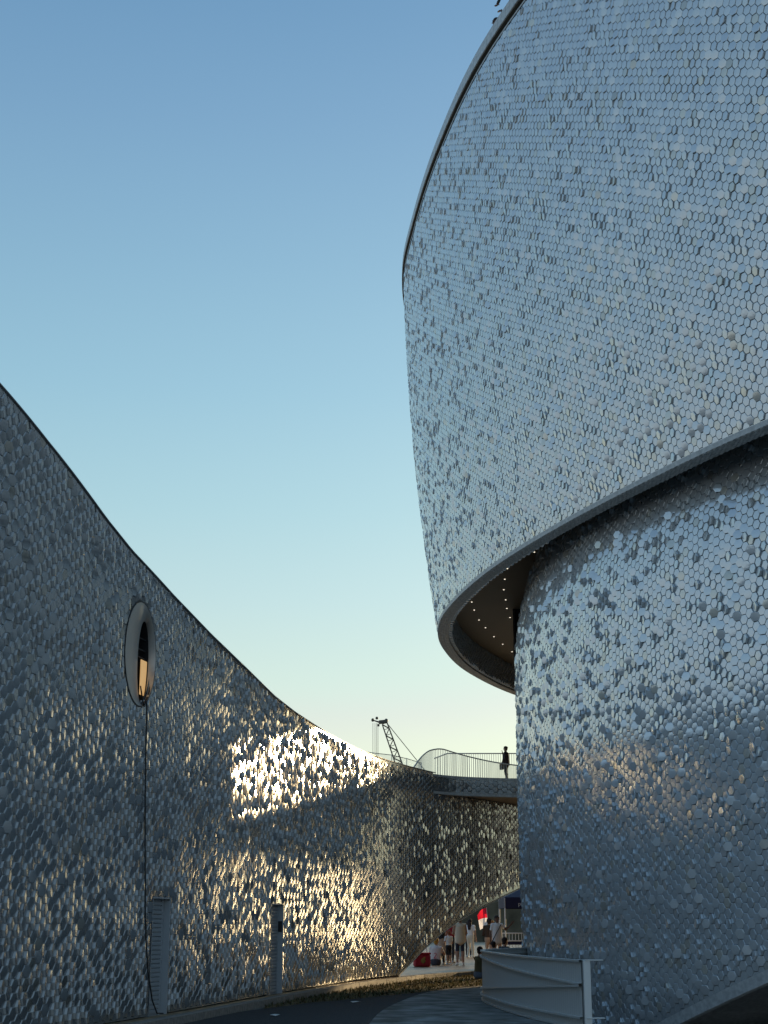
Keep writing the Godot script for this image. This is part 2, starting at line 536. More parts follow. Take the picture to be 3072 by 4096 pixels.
func build_bridge(root: Node3D) -> void:
	FC = spline(PackedVector2Array([Vector2(0.86, 48.57), Vector2(1.45, 49.56), Vector2(2.17, 50.38), Vector2(3.1, 50.95), Vector2(4.2, 51.3), Vector2(5.4, 51.45), Vector2(7.2, 51.5)]), LS)
	var full := (FC.size() - 2) * LS
	var b := MB.new(); var dk := MB.new(); var tr := MB.new(); var tt := MB.new()
	var u := 0.1
	while u < full - 0.2:
		var A := fascia_surf(u, 0); var C := fascia_surf(u + 0.2, 0)
		b.squad(A * Vector3(0, SOFF, -0.05), C * Vector3(0, SOFF, -0.05), C * Vector3(0, DECK, -0.05), A * Vector3(0, DECK, -0.05), A.basis.z, C.basis.z, C.basis.z, A.basis.z)
		# deck and soffit run back from the fascia
		var Ab := W(A.origin.x * 0.9 + 1.9, 57.6, 0); var Cb := W(C.origin.x * 0.9 + 1.9, 57.6, 0)
		dk.quad(A * Vector3(0, DECK - 0.01, -0.02), C * Vector3(0, DECK - 0.01, -0.02), Cb + Vector3.UP * (DECK + 0.25), Ab + Vector3.UP * (DECK + 0.25), Vector3.UP)
		tr.quad(A * Vector3(0, SOFF - 0.05, 0.02), C * Vector3(0, SOFF - 0.05, 0.02), C * Vector3(0, SOFF + 0.035, 0.02), A * Vector3(0, SOFF + 0.035, 0.02), A.basis.z)
		tr.quad(A * Vector3(0, SOFF - 0.05, 0.02), C * Vector3(0, SOFF - 0.05, 0.02), C * Vector3(0, SOFF - 0.05, -0.25), A * Vector3(0, SOFF - 0.05, -0.25), Vector3.DOWN)
		tt.quad(A * Vector3(0, DECK - 0.05, 0.02), C * Vector3(0, DECK - 0.05, 0.02), C * Vector3(0, DECK + 0.02, 0.02), A * Vector3(0, DECK + 0.02, 0.02), A.basis.z)
		tt.quad(A * Vector3(0, DECK + 0.02, 0.02), C * Vector3(0, DECK + 0.02, 0.02), C * Vector3(0, DECK + 0.02, -0.3), A * Vector3(0, DECK + 0.02, -0.3), Vector3.UP)
		dk.quad(A * Vector3(0, SOFF + 0.02, -0.03), C * Vector3(0, SOFF + 0.02, -0.03), Cb + Vector3.UP * SOFF, Ab + Vector3.UP * SOFF, Vector3.DOWN)
		dk.quad(Ab + Vector3.UP * SOFF, Cb + Vector3.UP * SOFF, Cb + Vector3.UP * (DECK + 0.25), Ab + Vector3.UP * (DECK + 0.25), Vector3.FORWARD)
		u += 0.2
	var f := put("bridge_fascia", b, mats.backing, root)
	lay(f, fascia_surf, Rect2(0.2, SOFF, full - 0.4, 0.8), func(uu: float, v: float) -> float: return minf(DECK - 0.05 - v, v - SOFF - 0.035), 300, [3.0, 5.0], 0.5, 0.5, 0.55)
	put("bridge_deck", dk, mats.soffit_cream, root)
	put("fascia_trim", tr, mats.trim, root)
	put("deck_edge", tt, mats.trim, root)
	# railings: a rail that swells up from the roofline, thin balusters below it
	var near := thing("swept_railing", "grey metal railing with a wave-shaped top rail along the bridge's near edge", "railing")
	var rail := [Vector3(0.96, 6.55, 48.7), Vector3(1.09, 6.75, 48.9), Vector3(1.25, 6.97, 49.3), Vector3(1.46, 7.17, 49.7), Vector3(1.68, 7.27, 50.05), Vector3(1.94, 7.31, 50.3), Vector3(2.31, 7.24, 50.62), Vector3(2.94, 7.12, 51.05), Vector3(3.77, 6.98, 51.35), Vector3(4.68, 6.88, 51.52), Vector3(5.6, 6.84, 51.6), Vector3(6.9, 6.84, 51.65)]
	var cv := Curve3D.new()
	for i in rail.size():
		var p: Vector3 = rail[i]
		var t := Vector3.ZERO
		if i > 0 and i < rail.size() - 1: t = (rail[i + 1] - rail[i - 1]) * 0.17
		cv.add_point(Vector3(p.x, p.y, -p.z), Vector3(-t.x, -t.y, t.z), Vector3(t.x, t.y, -t.z))
	var line := []; var rad := []
	for k in 60:
		line.append(cv.sample_baked(cv.get_baked_length() * k / 59.0)); rad.append(0.022)
	var r1 := MB.new(); r1.tube(line, rad, 8)
	put("top_rail", r1, mats.rail, near)
	var bl := MB.new(); bl.bar(Vector3.ZERO, Vector3.UP, 0.009, 0.009, 6)
	var bm := bl.mesh(mats.rail)
	var nb := int(cv.get_baked_length() / 0.08)
	for k in range(1, nb):
		var p: Vector3 = cv.sample_baked(k * 0.08)
		var base := DECK - 0.1
		inst("baluster", bm, Transform3D(Basis.from_scale(Vector3(1, p.y - base, 1)), Vector3(p.x, base, p.z)), near)
	var far := thing("straight_railing", "level grey metal railing with thin bars along the far edge of the bridge", "railing")
	var fr := MB.new()
	fr.tube([W(1.9, 57.4, 7.75), W(2.4, 57.3, 7.93), W(3.4, 57.3, 7.93), W(8.4, 57.3, 7.93)], [0.022, 0.022, 0.022, 0.022], 8)
	put("top_rail", fr, mats.rail, far)
	var x := 1.95
	while x < 8.3:
		inst("baluster", bm, Transform3D(Basis.from_scale(Vector3(1, 7.93 - (0.12 if x < 2.2 else 0.0) - DECK - 0.2, 1)), W(x, 57.3, DECK + 0.2)), far)
		x += 0.085
	# glass panes on the roof behind the wall's edge
	var gl := thing("glass_balustrade", "clear glass balustrade with thin posts on the roof in front of the crane", "balustrade")
	var gp := [Vector3(-1.2, 46.9, 6.93), Vector3(-0.35, 48.2, 6.95), Vector3(0.25, 49.1, 6.98), Vector3(0.75, 49.9, 6.95), Vector3(1.25, 50.6, 6.88)]
	for i in gp.size():
		var p: Vector3 = gp[i]
		var pm := MB.new(); pm.bar(W(p.x, p.y, 6.3), W(p.x, p.y, p.z + 0.02), 0.014, 0.014, 6)
		put("post", pm, mats.rail, gl)
		if i + 1 < gp.size():
			var q: Vector3 = gp[i + 1]
			var g := MB.new()
			var d := (W(q.x, q.y) - W(p.x, p.y)).normalized()
			var nn := d.cross(Vector3.UP)
			var a := W(p.x, p.y) + d * 0.03; var c := W(q.x, q.y) - d * 0.03
			g.quad(a + Vector3.UP * 6.4, c + Vector3.UP * 6.4, c + Vector3.UP * q.z, a + Vector3.UP * p.z, nn)
			put("pane", g, mats.glass, gl)
			var tr2 := MB.new(); tr2.bar(a + Vector3.UP * p.z, c + Vector3.UP * q.z, 0.012, 0.012, 6)
			put("handrail", tr2, mats.rail, gl)

# ------------------------------------------------------------------ the terminal on the right: a drum and the volume that wraps over it
const DC := Vector2(27.75, 39.86)
const DR := 24.1
const HB := 10.4
const HC := 11.35
const HT := 23.0
func drum_r(h: float) -> float:
	return DR - (1.1 * pow(maxf(0.0, h - 8.5) / 4.1, 2.0)) - 0.05 * clampf((3.0 - h) / 3.0, 0, 1)
func drum_bottom(u: float) -> float:
	var phi := rad_to_deg(-u / DR)
	return maxf(-2.3, 0.70 + (-29.75 - phi) * 0.134)
func drum_surf(u: float, v: float) -> Transform3D:
	var phi := -u / DR
	var o := Vector3(-cos(phi), 0, -sin(phi))
	var r := drum_r(v)
	var slope := (drum_r(v + 0.05) - drum_r(v - 0.05)) / 0.1
	var up := (Vector3.UP + o * slope).normalized()
	var x := Vector3(-sin(phi), 0, cos(phi)) * (r / DR)
	return Transform3D(Basis(x, up, x.cross(up).normalized()), W(DC.x, DC.y, v) + o * r)

var UB: PackedVector2Array
var UT: PackedVector2Array
var upper_len := 0.0
const UW := 12.75
func upper_at(u: float, top: bool) -> Vector2:
	var a := UT if top else UB
	var f := clampf(u / upper_len * (a.size() - 1), 0.0, a.size() - 1.001)
	var i := int(f)
	return a[i].lerp(a[i + 1], f - i)
func upper_point(u: float, v: float) -> Vector3:
	# a gently bowed face from the lower rim to the upper
	var t := v / UW
	var a := upper_at(u, false); var c := upper_at(u, true)
	var bow := 0.17 * sin(PI * clampf(t, 0, 1))
	var p := a.lerp(c, t + bow)
	return W(p.x, p.y, lerpf(HB, HT, t))
func upper_surf(u: float, v: float) -> Transform3D:
	u = upper_len - u
	var x := (upper_point(u - 0.15, v) - upper_point(u + 0.15, v)) / 0.3
	var y := (upper_point(u, v + 0.1) - upper_point(u, v - 0.1)) / 0.2
	return Transform3D(Basis(x, y, x.cross(y).normalized()), upper_point(u, v))

func pair_spline(bots: PackedVector2Array, tops: PackedVector2Array) -> void:
	# both rims share one parameter, so that the rulings between them do not cross
	var both := [bots, tops]
	var out := [PackedVector2Array(), PackedVector2Array()]
	var n := bots.size()
	var raw := [PackedVector2Array(), PackedVector2Array()]
	for i in n - 1:
		for k in 24:
			for w in 2:
				var a: PackedVector2Array = both[w]
				raw[w].append(cr(a[maxi(i - 1, 0)], a[i], a[i + 1], a[mini(i + 2, n - 1)], k / 24.0))
	var run := [0.0]
	for i in raw[0].size() - 1:
		run.append(run[-1] + 0.5 * (raw[0][i].distance_to(raw[0][i + 1]) + raw[1][i].distance_to(raw[1][i + 1])))
	upper_len = run[-1]
	var j := 0
	var steps := int(upper_len / 0.2)
	for s in steps + 1:
		var want := upper_len * s / steps
		while j < run.size() - 2 and run[j + 1] < want: j += 1
		var t := clampf((want - run[j]) / maxf(run[j + 1] - run[j], 1e-6), 0, 1)
		for w in 2: out[w].append(raw[w][j].lerp(raw[w][j + 1], t))
	UB = out[0]; UT = out[1]

func build_terminal() -> void:
	var root := thing("terminal_building", "tall curved building clad in pale hexagonal tiles, its upper storeys overhanging a rounded lower drum", "building")
	# ---- the drum
	var b := MB.new(); var tr := MB.new()
	var dphi := 1.5
	for k in 240:
		var u0 := deg_to_rad(-180 + k * dphi) * DR; var u1 := deg_to_rad(-180 + (k + 1) * dphi) * DR
		var front := absf(-180 + k * dphi) < 75
		var a0 := drum_bottom(u0) if front else -2.3; var a1 := drum_bottom(u1) if front else -2.3
		if -180 + k * dphi < -30: a0 = -2.3; a1 = -2.3
		for r in 22:
			var v0 := lerpf(a0, 12.9, r / 22.0); var v1 := lerpf(a0, 12.9, (r + 1) / 22.0)
			var w0 := lerpf(a1, 12.9, r / 22.0); var w1 := lerpf(a1, 12.9, (r + 1) / 22.0)
			var A := drum_surf(u0, v0); var B := drum_surf(u1, w0); var C := drum_surf(u1, w1); var D := drum_surf(u0, v1)
			b.squad(A * Vector3(0, 0, -0.08), B * Vector3(0, 0, -0.08), C * Vector3(0, 0, -0.08), D * Vector3(0, 0, -0.08), A.basis.z, B.basis.z, C.basis.z, D.basis.z)
		if front:
			# smooth border along the slanting lower edge, and its underside
			var A := drum_surf(u0, a0); var B := drum_surf(u1, a1)
			tr.quad(A * Vector3(0, -0.02, 0.012), B * Vector3(0, -0.02, 0.012), B * Vector3(0, 0.2, 0.012), A * Vector3(0, 0.2, 0.012), A.basis.z)
			tr.quad(A * Vector3(0, -0.02, 0.012), B * Vector3(0, -0.02, 0.012), B * Vector3(0, -0.05, -0.03), A * Vector3(0, -0.05, -0.03), Vector3.DOWN)
			tr.quad(A * Vector3(0, -0.05, -0.03), B * Vector3(0, -0.05, -0.03), B * Vector3(0, -0.05, -3.5), A * Vector3(0, -0.05, -3.5), Vector3.DOWN)
	var drum := put("lower_wall", b, mats.backing, root)
	lay(drum, drum_surf, Rect2(deg_to_rad(-24.0) * DR, -2.3, deg_to_rad(76.0) * DR, 15.1), func(u: float, v: float) -> float: return minf(v - drum_bottom(u) - 0.2, 12.7 - v), 300, [6.0, 11.0, 17.0, 24.0], 0.55, 0.45, 1.0, 14.0)
	put("lower_border", tr, mats.trim, root)
	var un := MB.new()
	for k in 20:
		var p0 := deg_to_rad(-75.0 + k * 3.0); var p1 := deg_to_rad(-75.0 + (k + 1) * 3.0)
		var q0 := W(DC.x - cos(p0) * (DR - 3.5), DC.y - 0.0, 0); q0.z = -DC.y - sin(p0) * (DR - 3.5)
		var q1 := W(DC.x - cos(p1) * (DR - 3.5), DC.y, 0); q1.z = -DC.y - sin(p1) * (DR - 3.5)
		q0.z = -(DC.y + sin(p0) * (DR - 3.5)); q1.z = -(DC.y + sin(p1) * (DR - 3.5))
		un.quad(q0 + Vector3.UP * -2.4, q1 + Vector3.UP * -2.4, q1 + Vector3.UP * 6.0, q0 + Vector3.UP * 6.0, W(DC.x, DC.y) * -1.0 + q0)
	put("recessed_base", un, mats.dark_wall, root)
	var pl := MB.new()
	pl.box(Transform3D(Basis(Vector3.UP, 0.35), W(8.55, 29.2, -0.55)), Vector3(0.42, 2.6, 0.42), 0.02)
	put("base_column", pl, mats.trim, root)
	var pb := MB.new()
	pb.box(Transform3D(Basis(Vector3.UP, 0.35), W(7.6, 29.9, -0.75)), Vector3(1.9, 0.22, 0.5), 0.02)
	put("base_beam", pb, mats.trim, root)
	# ---- the upper volume
	pair_spline(PackedVector2Array([Vector2(34.06, 16.08), Vector2(24.60, 14.19), Vector2(17.03, 15.42), Vector2(12.30, 18.26), Vector2(9.08, 22.14), Vector2(6.94, 25.73), Vector2(5.30, 29.42), Vector2(3.83, 33.39), Vector2(2.65, 37.46), Vector2(1.89, 41.62), Vector2(1.66, 44.84), Vector2(1.94, 48.44), Vector2(2.99, 53.17), Vector2(5.19, 58.75), Vector2(8.51, 64.14), Vector2(14.19, 69.06), Vector2(22.70, 71.90), Vector2(32.16, 71.14), Vector2(41.62, 65.27), Vector2(47.77, 54.87), Vector2(48.72, 42.57), Vector2(45.41, 29.33), Vector2(40.68, 20.81), Vector2(34.06, 16.08)]),
		PackedVector2Array([Vector2(36, 14.5), Vector2(25.3, 12.4), Vector2(16.9, 13.6), Vector2(11.6, 16.9), Vector2(8.0, 21.3), Vector2(5.7, 25.5), Vector2(4.0, 29.6), Vector2(2.5, 34.2), Vector2(1.55, 39.0), Vector2(0.95, 43.7), Vector2(0.69, 47.5), Vector2(1.0, 51.8), Vector2(2.15, 57.2), Vector2(4.7, 63.6), Vector2(8.4, 69.6), Vector2(14.7, 75), Vector2(24, 78.2), Vector2(35, 77.2), Vector2(46, 70.5), Vector2(52.8, 58.8), Vector2(53.8, 44.6), Vector2(50, 29.6), Vector2(44.4, 19.9), Vector2(36, 14.5)]))
	var ub := MB.new(); var rim := MB.new(); var cap := MB.new(); var gut := MB.new(); var inn := MB.new()
	var n := int(upper_len / 0.5)
	for k in n:
		var u0 := upper_len * k / n; var u1 := upper_len * (k + 1) / n
		for r in 12:
			var v0 := UW * r / 12.0; var v1 := UW * (r + 1) / 12.0
			var A := upper_surf(u0, v0); var B := upper_surf(u1, v0); var C := upper_surf(u1, v1); var D := upper_surf(u0, v1)
			ub.squad(A * Vector3(0, 0, -0.08), B * Vector3(0, 0, -0.08), C * Vector3(0, 0, -0.08), D * Vector3(0, 0, -0.08), A.basis.z, B.basis.z, C.basis.z, D.basis.z)
		# lower rim: a lip, the underside border and the inner face up to the ceiling
		var L := upper_surf(u0, 0); var M := upper_surf(u1, 0)
		rim.quad(L * Vector3(0, -0.03, 0.02), M * Vector3(0, -0.03, 0.02), M * Vector3(0, 0.07, 0.02), L * Vector3(0, 0.07, 0.02), L.basis.z)
		var li := rim_in(u0, 0.32); var mi := rim_in(u1, 0.32)
		rim.quad(L * Vector3(0, -0.03, 0.02), M * Vector3(0, -0.03, 0.02), mi + Vector3.UP * (HB - 0.03), li + Vector3.UP * (HB - 0.03), Vector3.DOWN)
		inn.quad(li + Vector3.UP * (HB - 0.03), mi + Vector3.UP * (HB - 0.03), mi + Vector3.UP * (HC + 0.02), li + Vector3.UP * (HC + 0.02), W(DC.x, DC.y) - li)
		# parapet: a dark shadow gap with a white cap standing proud above it
		var T := upper_surf(u0, UW); var S := upper_surf(u1, UW)
		gut.quad(T * Vector3(0, -0.02, -0.07), S * Vector3(0, -0.02, -0.07), S * Vector3(0, 0.14, -0.07), T * Vector3(0, 0.14, -0.07), T.basis.z)
		gut.quad(T * Vector3(0, 0.125, -0.12), S * Vector3(0, 0.125, -0.12), S * Vector3(0, 0.125, 0.05), T * Vector3(0, 0.125, 0.05), Vector3.DOWN)
		rim.quad(T * Vector3(0, -0.05, 0.02), S * Vector3(0, -0.05, 0.02), S * Vector3(0, 0.0, 0.02), T * Vector3(0, 0.0, 0.02), T.basis.z)
		rim.quad(T * Vector3(0, 0.0, 0.02), S * Vector3(0, 0.0, 0.02), S * Vector3(0, 0.0, -0.12), T * Vector3(0, 0.0, -0.12), Vector3.UP)
		cap.quad(T * Vector3(0, 0.12, 0.045), S * Vector3(0, 0.12, 0.045), S * Vector3(0, 0.5, 0.01), T * Vector3(0, 0.5, 0.01), T.basis.z)
		cap.quad(T * Vector3(0, 0.5, 0.01), S * Vector3(0, 0.5, 0.01), S * Vector3(0, 0.48, -0.18), T * Vector3(0, 0.48, -0.18), Vector3.UP)
		cap.quad(T * Vector3(0, 0.48, -0.18), S * Vector3(0, 0.48, -0.18), S * Vector3(0, -0.6, -0.18), T * Vector3(0, -0.6, -0.18), -T.basis.z)
	var up := put("upper_wall", ub, mats.backing, root)
	lay(up, upper_surf, Rect2(upper_len - 100.0, 0.0, 86.0, UW), func(_u: float, v: float) -> float: return minf(v - 0.07, UW - 0.05 - v), 300, [3.5, 7.0, 10.0, 13.0], 0.5, 0.5, 1.0, 30.0)
	put("rim", rim, mats.trim, root)
	put("rim_inner_face", inn, mats.inner_face, root)
	put("parapet_gap", gut, mats.gap, root)
	var cp := put("parapet_cap", cap, mats.coping, root)
	# blocks: tile courses set on the cap and on the underside of the rim
	var blocks := MB.new(); var under := MB.new()
	var u := upper_len - 84.0
	while u < upper_len - 16.0:
		var T := upper_surf(u, UW)
		blocks.box(T * Transform3D(Basis(Vector3.RIGHT, -0.1), Vector3(0.12, 0.315, 0.035)), Vector3(0.235, 0.35, 0.03), 0.005)
		u += 0.245
	u = upper_len - 76.0
	while u < upper_len - 26.0:
		var L := upper_surf(u, 0); var li := rim_in(u + 0.09, 0.32)
		var flat := L.origin; flat.y = 0
		var across := (li - flat).normalized()
		var along := across.cross(Vector3.UP)
		for r in 4:
			under.box(Transform3D(Basis(along, Vector3.UP, -along.cross(Vector3.UP)), flat + across * (0.042 + r * 0.079) + Vector3.UP * (HB - 0.036 + rng.randf_range(-0.002, 0.002))), Vector3(0.172, 0.02, 0.071), 0.004)
		u += 0.18
	put("cap_tile_course", blocks, mats.coping, root).set_meta("kind", "stuff")
	put("rim_tile_course", under, mats.trim, root).set_meta("kind", "stuff")
	# hexagons on the inner face of the rim, where it shows
	lay(get_node(NodePath(String(root.name) + "/rim_inner_face")), func(uu: float, v: float) -> Transform3D:
		var p := rim_in(uu, 0.32); var q := rim_in(uu + 0.1, 0.32); var o := rim_in(uu - 0.1, 0.32)
		var x := (o - q).normalized() * -1.0
		return Transform3D(Basis(x, Vector3.UP, x.cross(Vector3.UP)), p + Vector3.UP * v + x.cross(Vector3.UP) * 0.035),
		Rect2(upper_len - 78, HB, 34, 1.0), func(_u: float, v: float) -> float: return minf(v - HB - 0.0, HC - 0.02 - v), 0, [6.0, 12.0], 0.5, 0.5)
	# ceiling and roof
	var poly := PackedVector2Array(); var top := PackedVector2Array()
	for k in 160:
		var p := rim_in(upper_len * k / 160.0, 0.30)
		poly.append(Vector2(p.x, p.z))
		var q := upper_surf(upper_len * k / 160.0, UW) * Vector3(0, -0.6, -0.18)
		top.append(Vector2(q.x, q.z))
	var ce := MB.new(); var ro := MB.new()
	var ti := Geometry2D.triangulate_polygon(poly)
	for i in range(0, ti.size(), 3):
		var q := []
		for j in 3: q.append(Vector3(poly[ti[i + j]].x, HC, poly[ti[i + j]].y))
		ce.tri(q[0], q[1], q[2], Vector3.DOWN, Vector3.DOWN, Vector3.DOWN)
	ti = Geometry2D.triangulate_polygon(top)
	for i in range(0, ti.size(), 3):
		var q := []
		for j in 3: q.append(Vector3(top[ti[i + j]].x, HT - 0.5, top[ti[i + j]].y))
		ro.tri(q[0], q[1], q[2], Vector3.UP, Vector3.UP, Vector3.UP)
	put("overhang_ceiling", ce, mats.ceiling, root)
	put("roof", ro, mats.coping, root)
	# recessed downlights
	var dl := MB.new()
	dl.tube([Vector3(0, 0, 0), Vector3(0, -0.012, 0)], [0.02, 0.02], 12)
	var dm := dl.mesh(mats.lamp)
	for p in [Vector2(2.56, 44.19), Vector2(2.73, 45.74), Vector2(2.88, 46.98), Vector2(3.13, 48.60), Vector2(3.43, 49.92), Vector2(3.83, 51.56), Vector2(4.25, 53.02), Vector2(4.71, 54.55), Vector2(3.48, 39.67), Vector2(3.48, 41.21), Vector2(3.51, 42.55), Vector2(3.59, 43.97), Vector2(3.76, 45.42), Vector2(3.90, 46.73), Vector2(4.12, 48.19), Vector2(4.42, 49.55), Vector2(4.05, 39.26), Vector2(5.68, 35.57)]:
		inst("downlight", dm, Transform3D(Basis.IDENTITY, W(p.x, p.y, HC - 0.001)), root)
	# dark glazing between the drum and the ceiling
	var gz := MB.new(); var mu := MB.new()
	var g0 := W(4.10, 46.9); var g1 := W(12.5, 44.0)
	var gd := (g1 - g0).normalized()
	gz.quad(g0 + Vector3.UP * 9.2, g1 + Vector3.UP * 9.2, g1 + Vector3.UP * HC, g0 + Vector3.UP * HC, Vector3.BACK)
	var wall2 := put("recess_glazing", gz, mats.dark_glass, root)
	mu.box(Transform3D.IDENTITY, Vector3(0.07, HC - 9.2, 0.12), 0.005)
	var mum := mu.mesh(mats.dark_metal)
	for k in 12:
		inst("mullion", mum, Transform3D(Basis(Vector3.UP, atan2(-gd.z, gd.x)), g0 + gd * (0.05 + k * 0.62) + Vector3.UP * (HC + 9.2) * 0.5), wall2)

func rim_in(u: float, w: float) -> Vector3:
	u = upper_len - u
	var a := upper_at(clampf(u - 0.3, 0, upper_len), false); var c := upper_at(clampf(u + 0.3, 0, upper_len), false)
	var t := (c - a).normalized()
	var p := upper_at(clampf(u, 0, upper_len), false) + Vector2(t.y, -t.x) * w
	return W(p.x, p.y)

# ------------------------------------------------------------------ people
func sm(a: float, b: float, k: float) -> float:
	var h := clampf(0.5 + 0.5 * (b - a) / k, 0.0, 1.0)
	return lerpf(b, a, h) - k * h * (1.0 - h)

func body_mesh(bones: Array, cell: float, lo: Vector3, hi: Vector3, m: Material, hands: Array, skin: Color, extra: Callable) -> ArrayMesh:
	var nx := int((hi.x - lo.x) / cell) + 2; var ny := int((hi.y - lo.y) / cell) + 2; var nz := int((hi.z - lo.z) / cell) + 2
	var f := PackedFloat32Array(); f.resize(nx * ny * nz); f.fill(1.0)
	var raw := PackedFloat32Array(); raw.resize(nx * ny * nz); raw.fill(9.0)
	var own := PackedInt32Array(); own.resize(nx * ny * nz)
	for bi in bones.size():
		var B: Array = bones[bi]
		var a: Vector3 = B[0]; var b: Vector3 = B[1]; var ra: float = B[2]; var rb: float = B[3]; var sq: float = B[5] if B.size() > 5 else 1.0
		var R := maxf(ra, rb) * maxf(sq, 1.0) + 0.1
		var l := ((a.min(b) - Vector3.ONE * R - lo) / cell).floor(); var h := ((a.max(b) + Vector3.ONE * R - lo) / cell).ceil()
		var ab := b - a; var ll := maxf(ab.length_squared(), 1e-9)
		for x in range(maxi(int(l.x), 0), mini(int(h.x) + 1, nx)):
			for y in range(maxi(int(l.y), 0), mini(int(h.y) + 1, ny)):
				for z in range(maxi(int(l.z), 0), mini(int(h.z) + 1, nz)):
					var p := lo + Vector3(x, y, z) * cell
					var t := clampf((p - a).dot(ab) / ll, 0, 1)
					var q := p - a - ab * t
					q.x /= sq
					var d := q.length() - lerpf(ra, rb, t)
					var i := (x * ny + y) * nz + z
					f[i] = sm(f[i], d, 0.035)
					if d < raw[i]:
						raw[i] = d; own[i] = bi
	var idx := {}
	var vs := PackedVector3Array(); var cs := PackedColorArray(); var ix := PackedInt32Array()
	var off := [0, nz, ny * nz, ny * nz + nz, 1, nz + 1, ny * nz + 1, ny * nz + nz + 1]
	var ov := [Vector3(0, 0, 0), Vector3(0, 1, 0), Vector3(1, 0, 0), Vector3(1, 1, 0), Vector3(0, 0, 1), Vector3(0, 1, 1), Vector3(1, 0, 1), Vector3(1, 1, 1)]
	var edges := [[0, 1], [2, 3], [4, 5], [6, 7], [0, 2], [1, 3], [4, 6], [5, 7], [0, 4], [1, 5], [2, 6], [3, 7]]
	for x in nx - 1:
		for y in ny - 1:
			for z in nz - 1:
				var i := (x * ny + y) * nz + z
				if f[i] > cell * 2.0: continue
				var neg := 0
				for k in 8:
					if f[i + off[k]] < 0.0: neg += 1
				if neg == 0 or neg == 8: continue
				var s := Vector3.ZERO; var c := 0
				for e in edges:
					var fa := f[i + off[e[0]]]; var fb := f[i + off[e[1]]]
					if (fa < 0.0) != (fb < 0.0):
						s += ov[e[0]].lerp(ov[e[1]], fa / (fa - fb)); c += 1
				idx[i] = vs.size()
				vs.append(lo + (Vector3(x, y, z) + s / c) * cell)
				cs.append(bones[own[i]][4])
	for key in idx:
		var i: int = key
		var z := i % nz; var y := (i / nz) % ny; var x := i / (ny * nz)
		for ax in 3:
			var st: int = [ny * nz, nz, 1][ax]
			var p: int = [nz, 1, ny * nz][ax]; var q: int = [1, ny * nz, nz][ax]
			if (f[i] < 0.0) == (f[i + st] < 0.0): continue
			if not (idx.has(i - p) and idx.has(i - q) and idx.has(i - p - q)): continue
			var A: int = idx[i]; var Bq: int = idx[i - p]; var C: int = idx[i - p - q]; var D: int = idx[i - q]
			if f[i] < 0.0: ix.append_array([A, C, Bq, A, D, C])
			else: ix.append_array([A, Bq, C, A, C, D])
	var ns := PackedVector3Array(); ns.resize(vs.size())
	for t in range(0, ix.size(), 3):
		var g := (vs[ix[t + 2]] - vs[ix[t]]).cross(vs[ix[t + 1]] - vs[ix[t]])
		for k in 3: ns[ix[t + k]] += g
	# fingers, nose and ears are drawn out from the same surface
	var mb := MB.new()
	mb.col = skin
	for hd in hands:
		var w: Vector3 = hd[0]; var d: Vector3 = hd[1]; var s: Vector3 = hd[2]
		var curl := d.cross(s)
		for k in 4:
			var base := w + d * 0.045 + s * (k - 1.5) * 0.019
			var ln: float = [0.068, 0.078, 0.072, 0.056][k]
			mb.tube([base, base + d * ln * 0.5 + curl * 0.006, base + d * ln + curl * 0.024], [0.0095, 0.009, 0.006], 6)
		mb.tube([w + d * 0.005 - s * 0.03, w + d * 0.035 - s * 0.055, w + d * 0.062 - s * 0.056 + curl * 0.012], [0.012, 0.0105, 0.007], 6)
	extra.call(mb)
	for t in range(0, ix.size(), 3):
		for k in [0, 1, 2]:
			mb.v.append(vs[ix[t + k]]); mb.n.append(ns[ix[t + k]].normalized()); mb.c.append(cs[ix[t + k]])
	return mb.mesh(m)

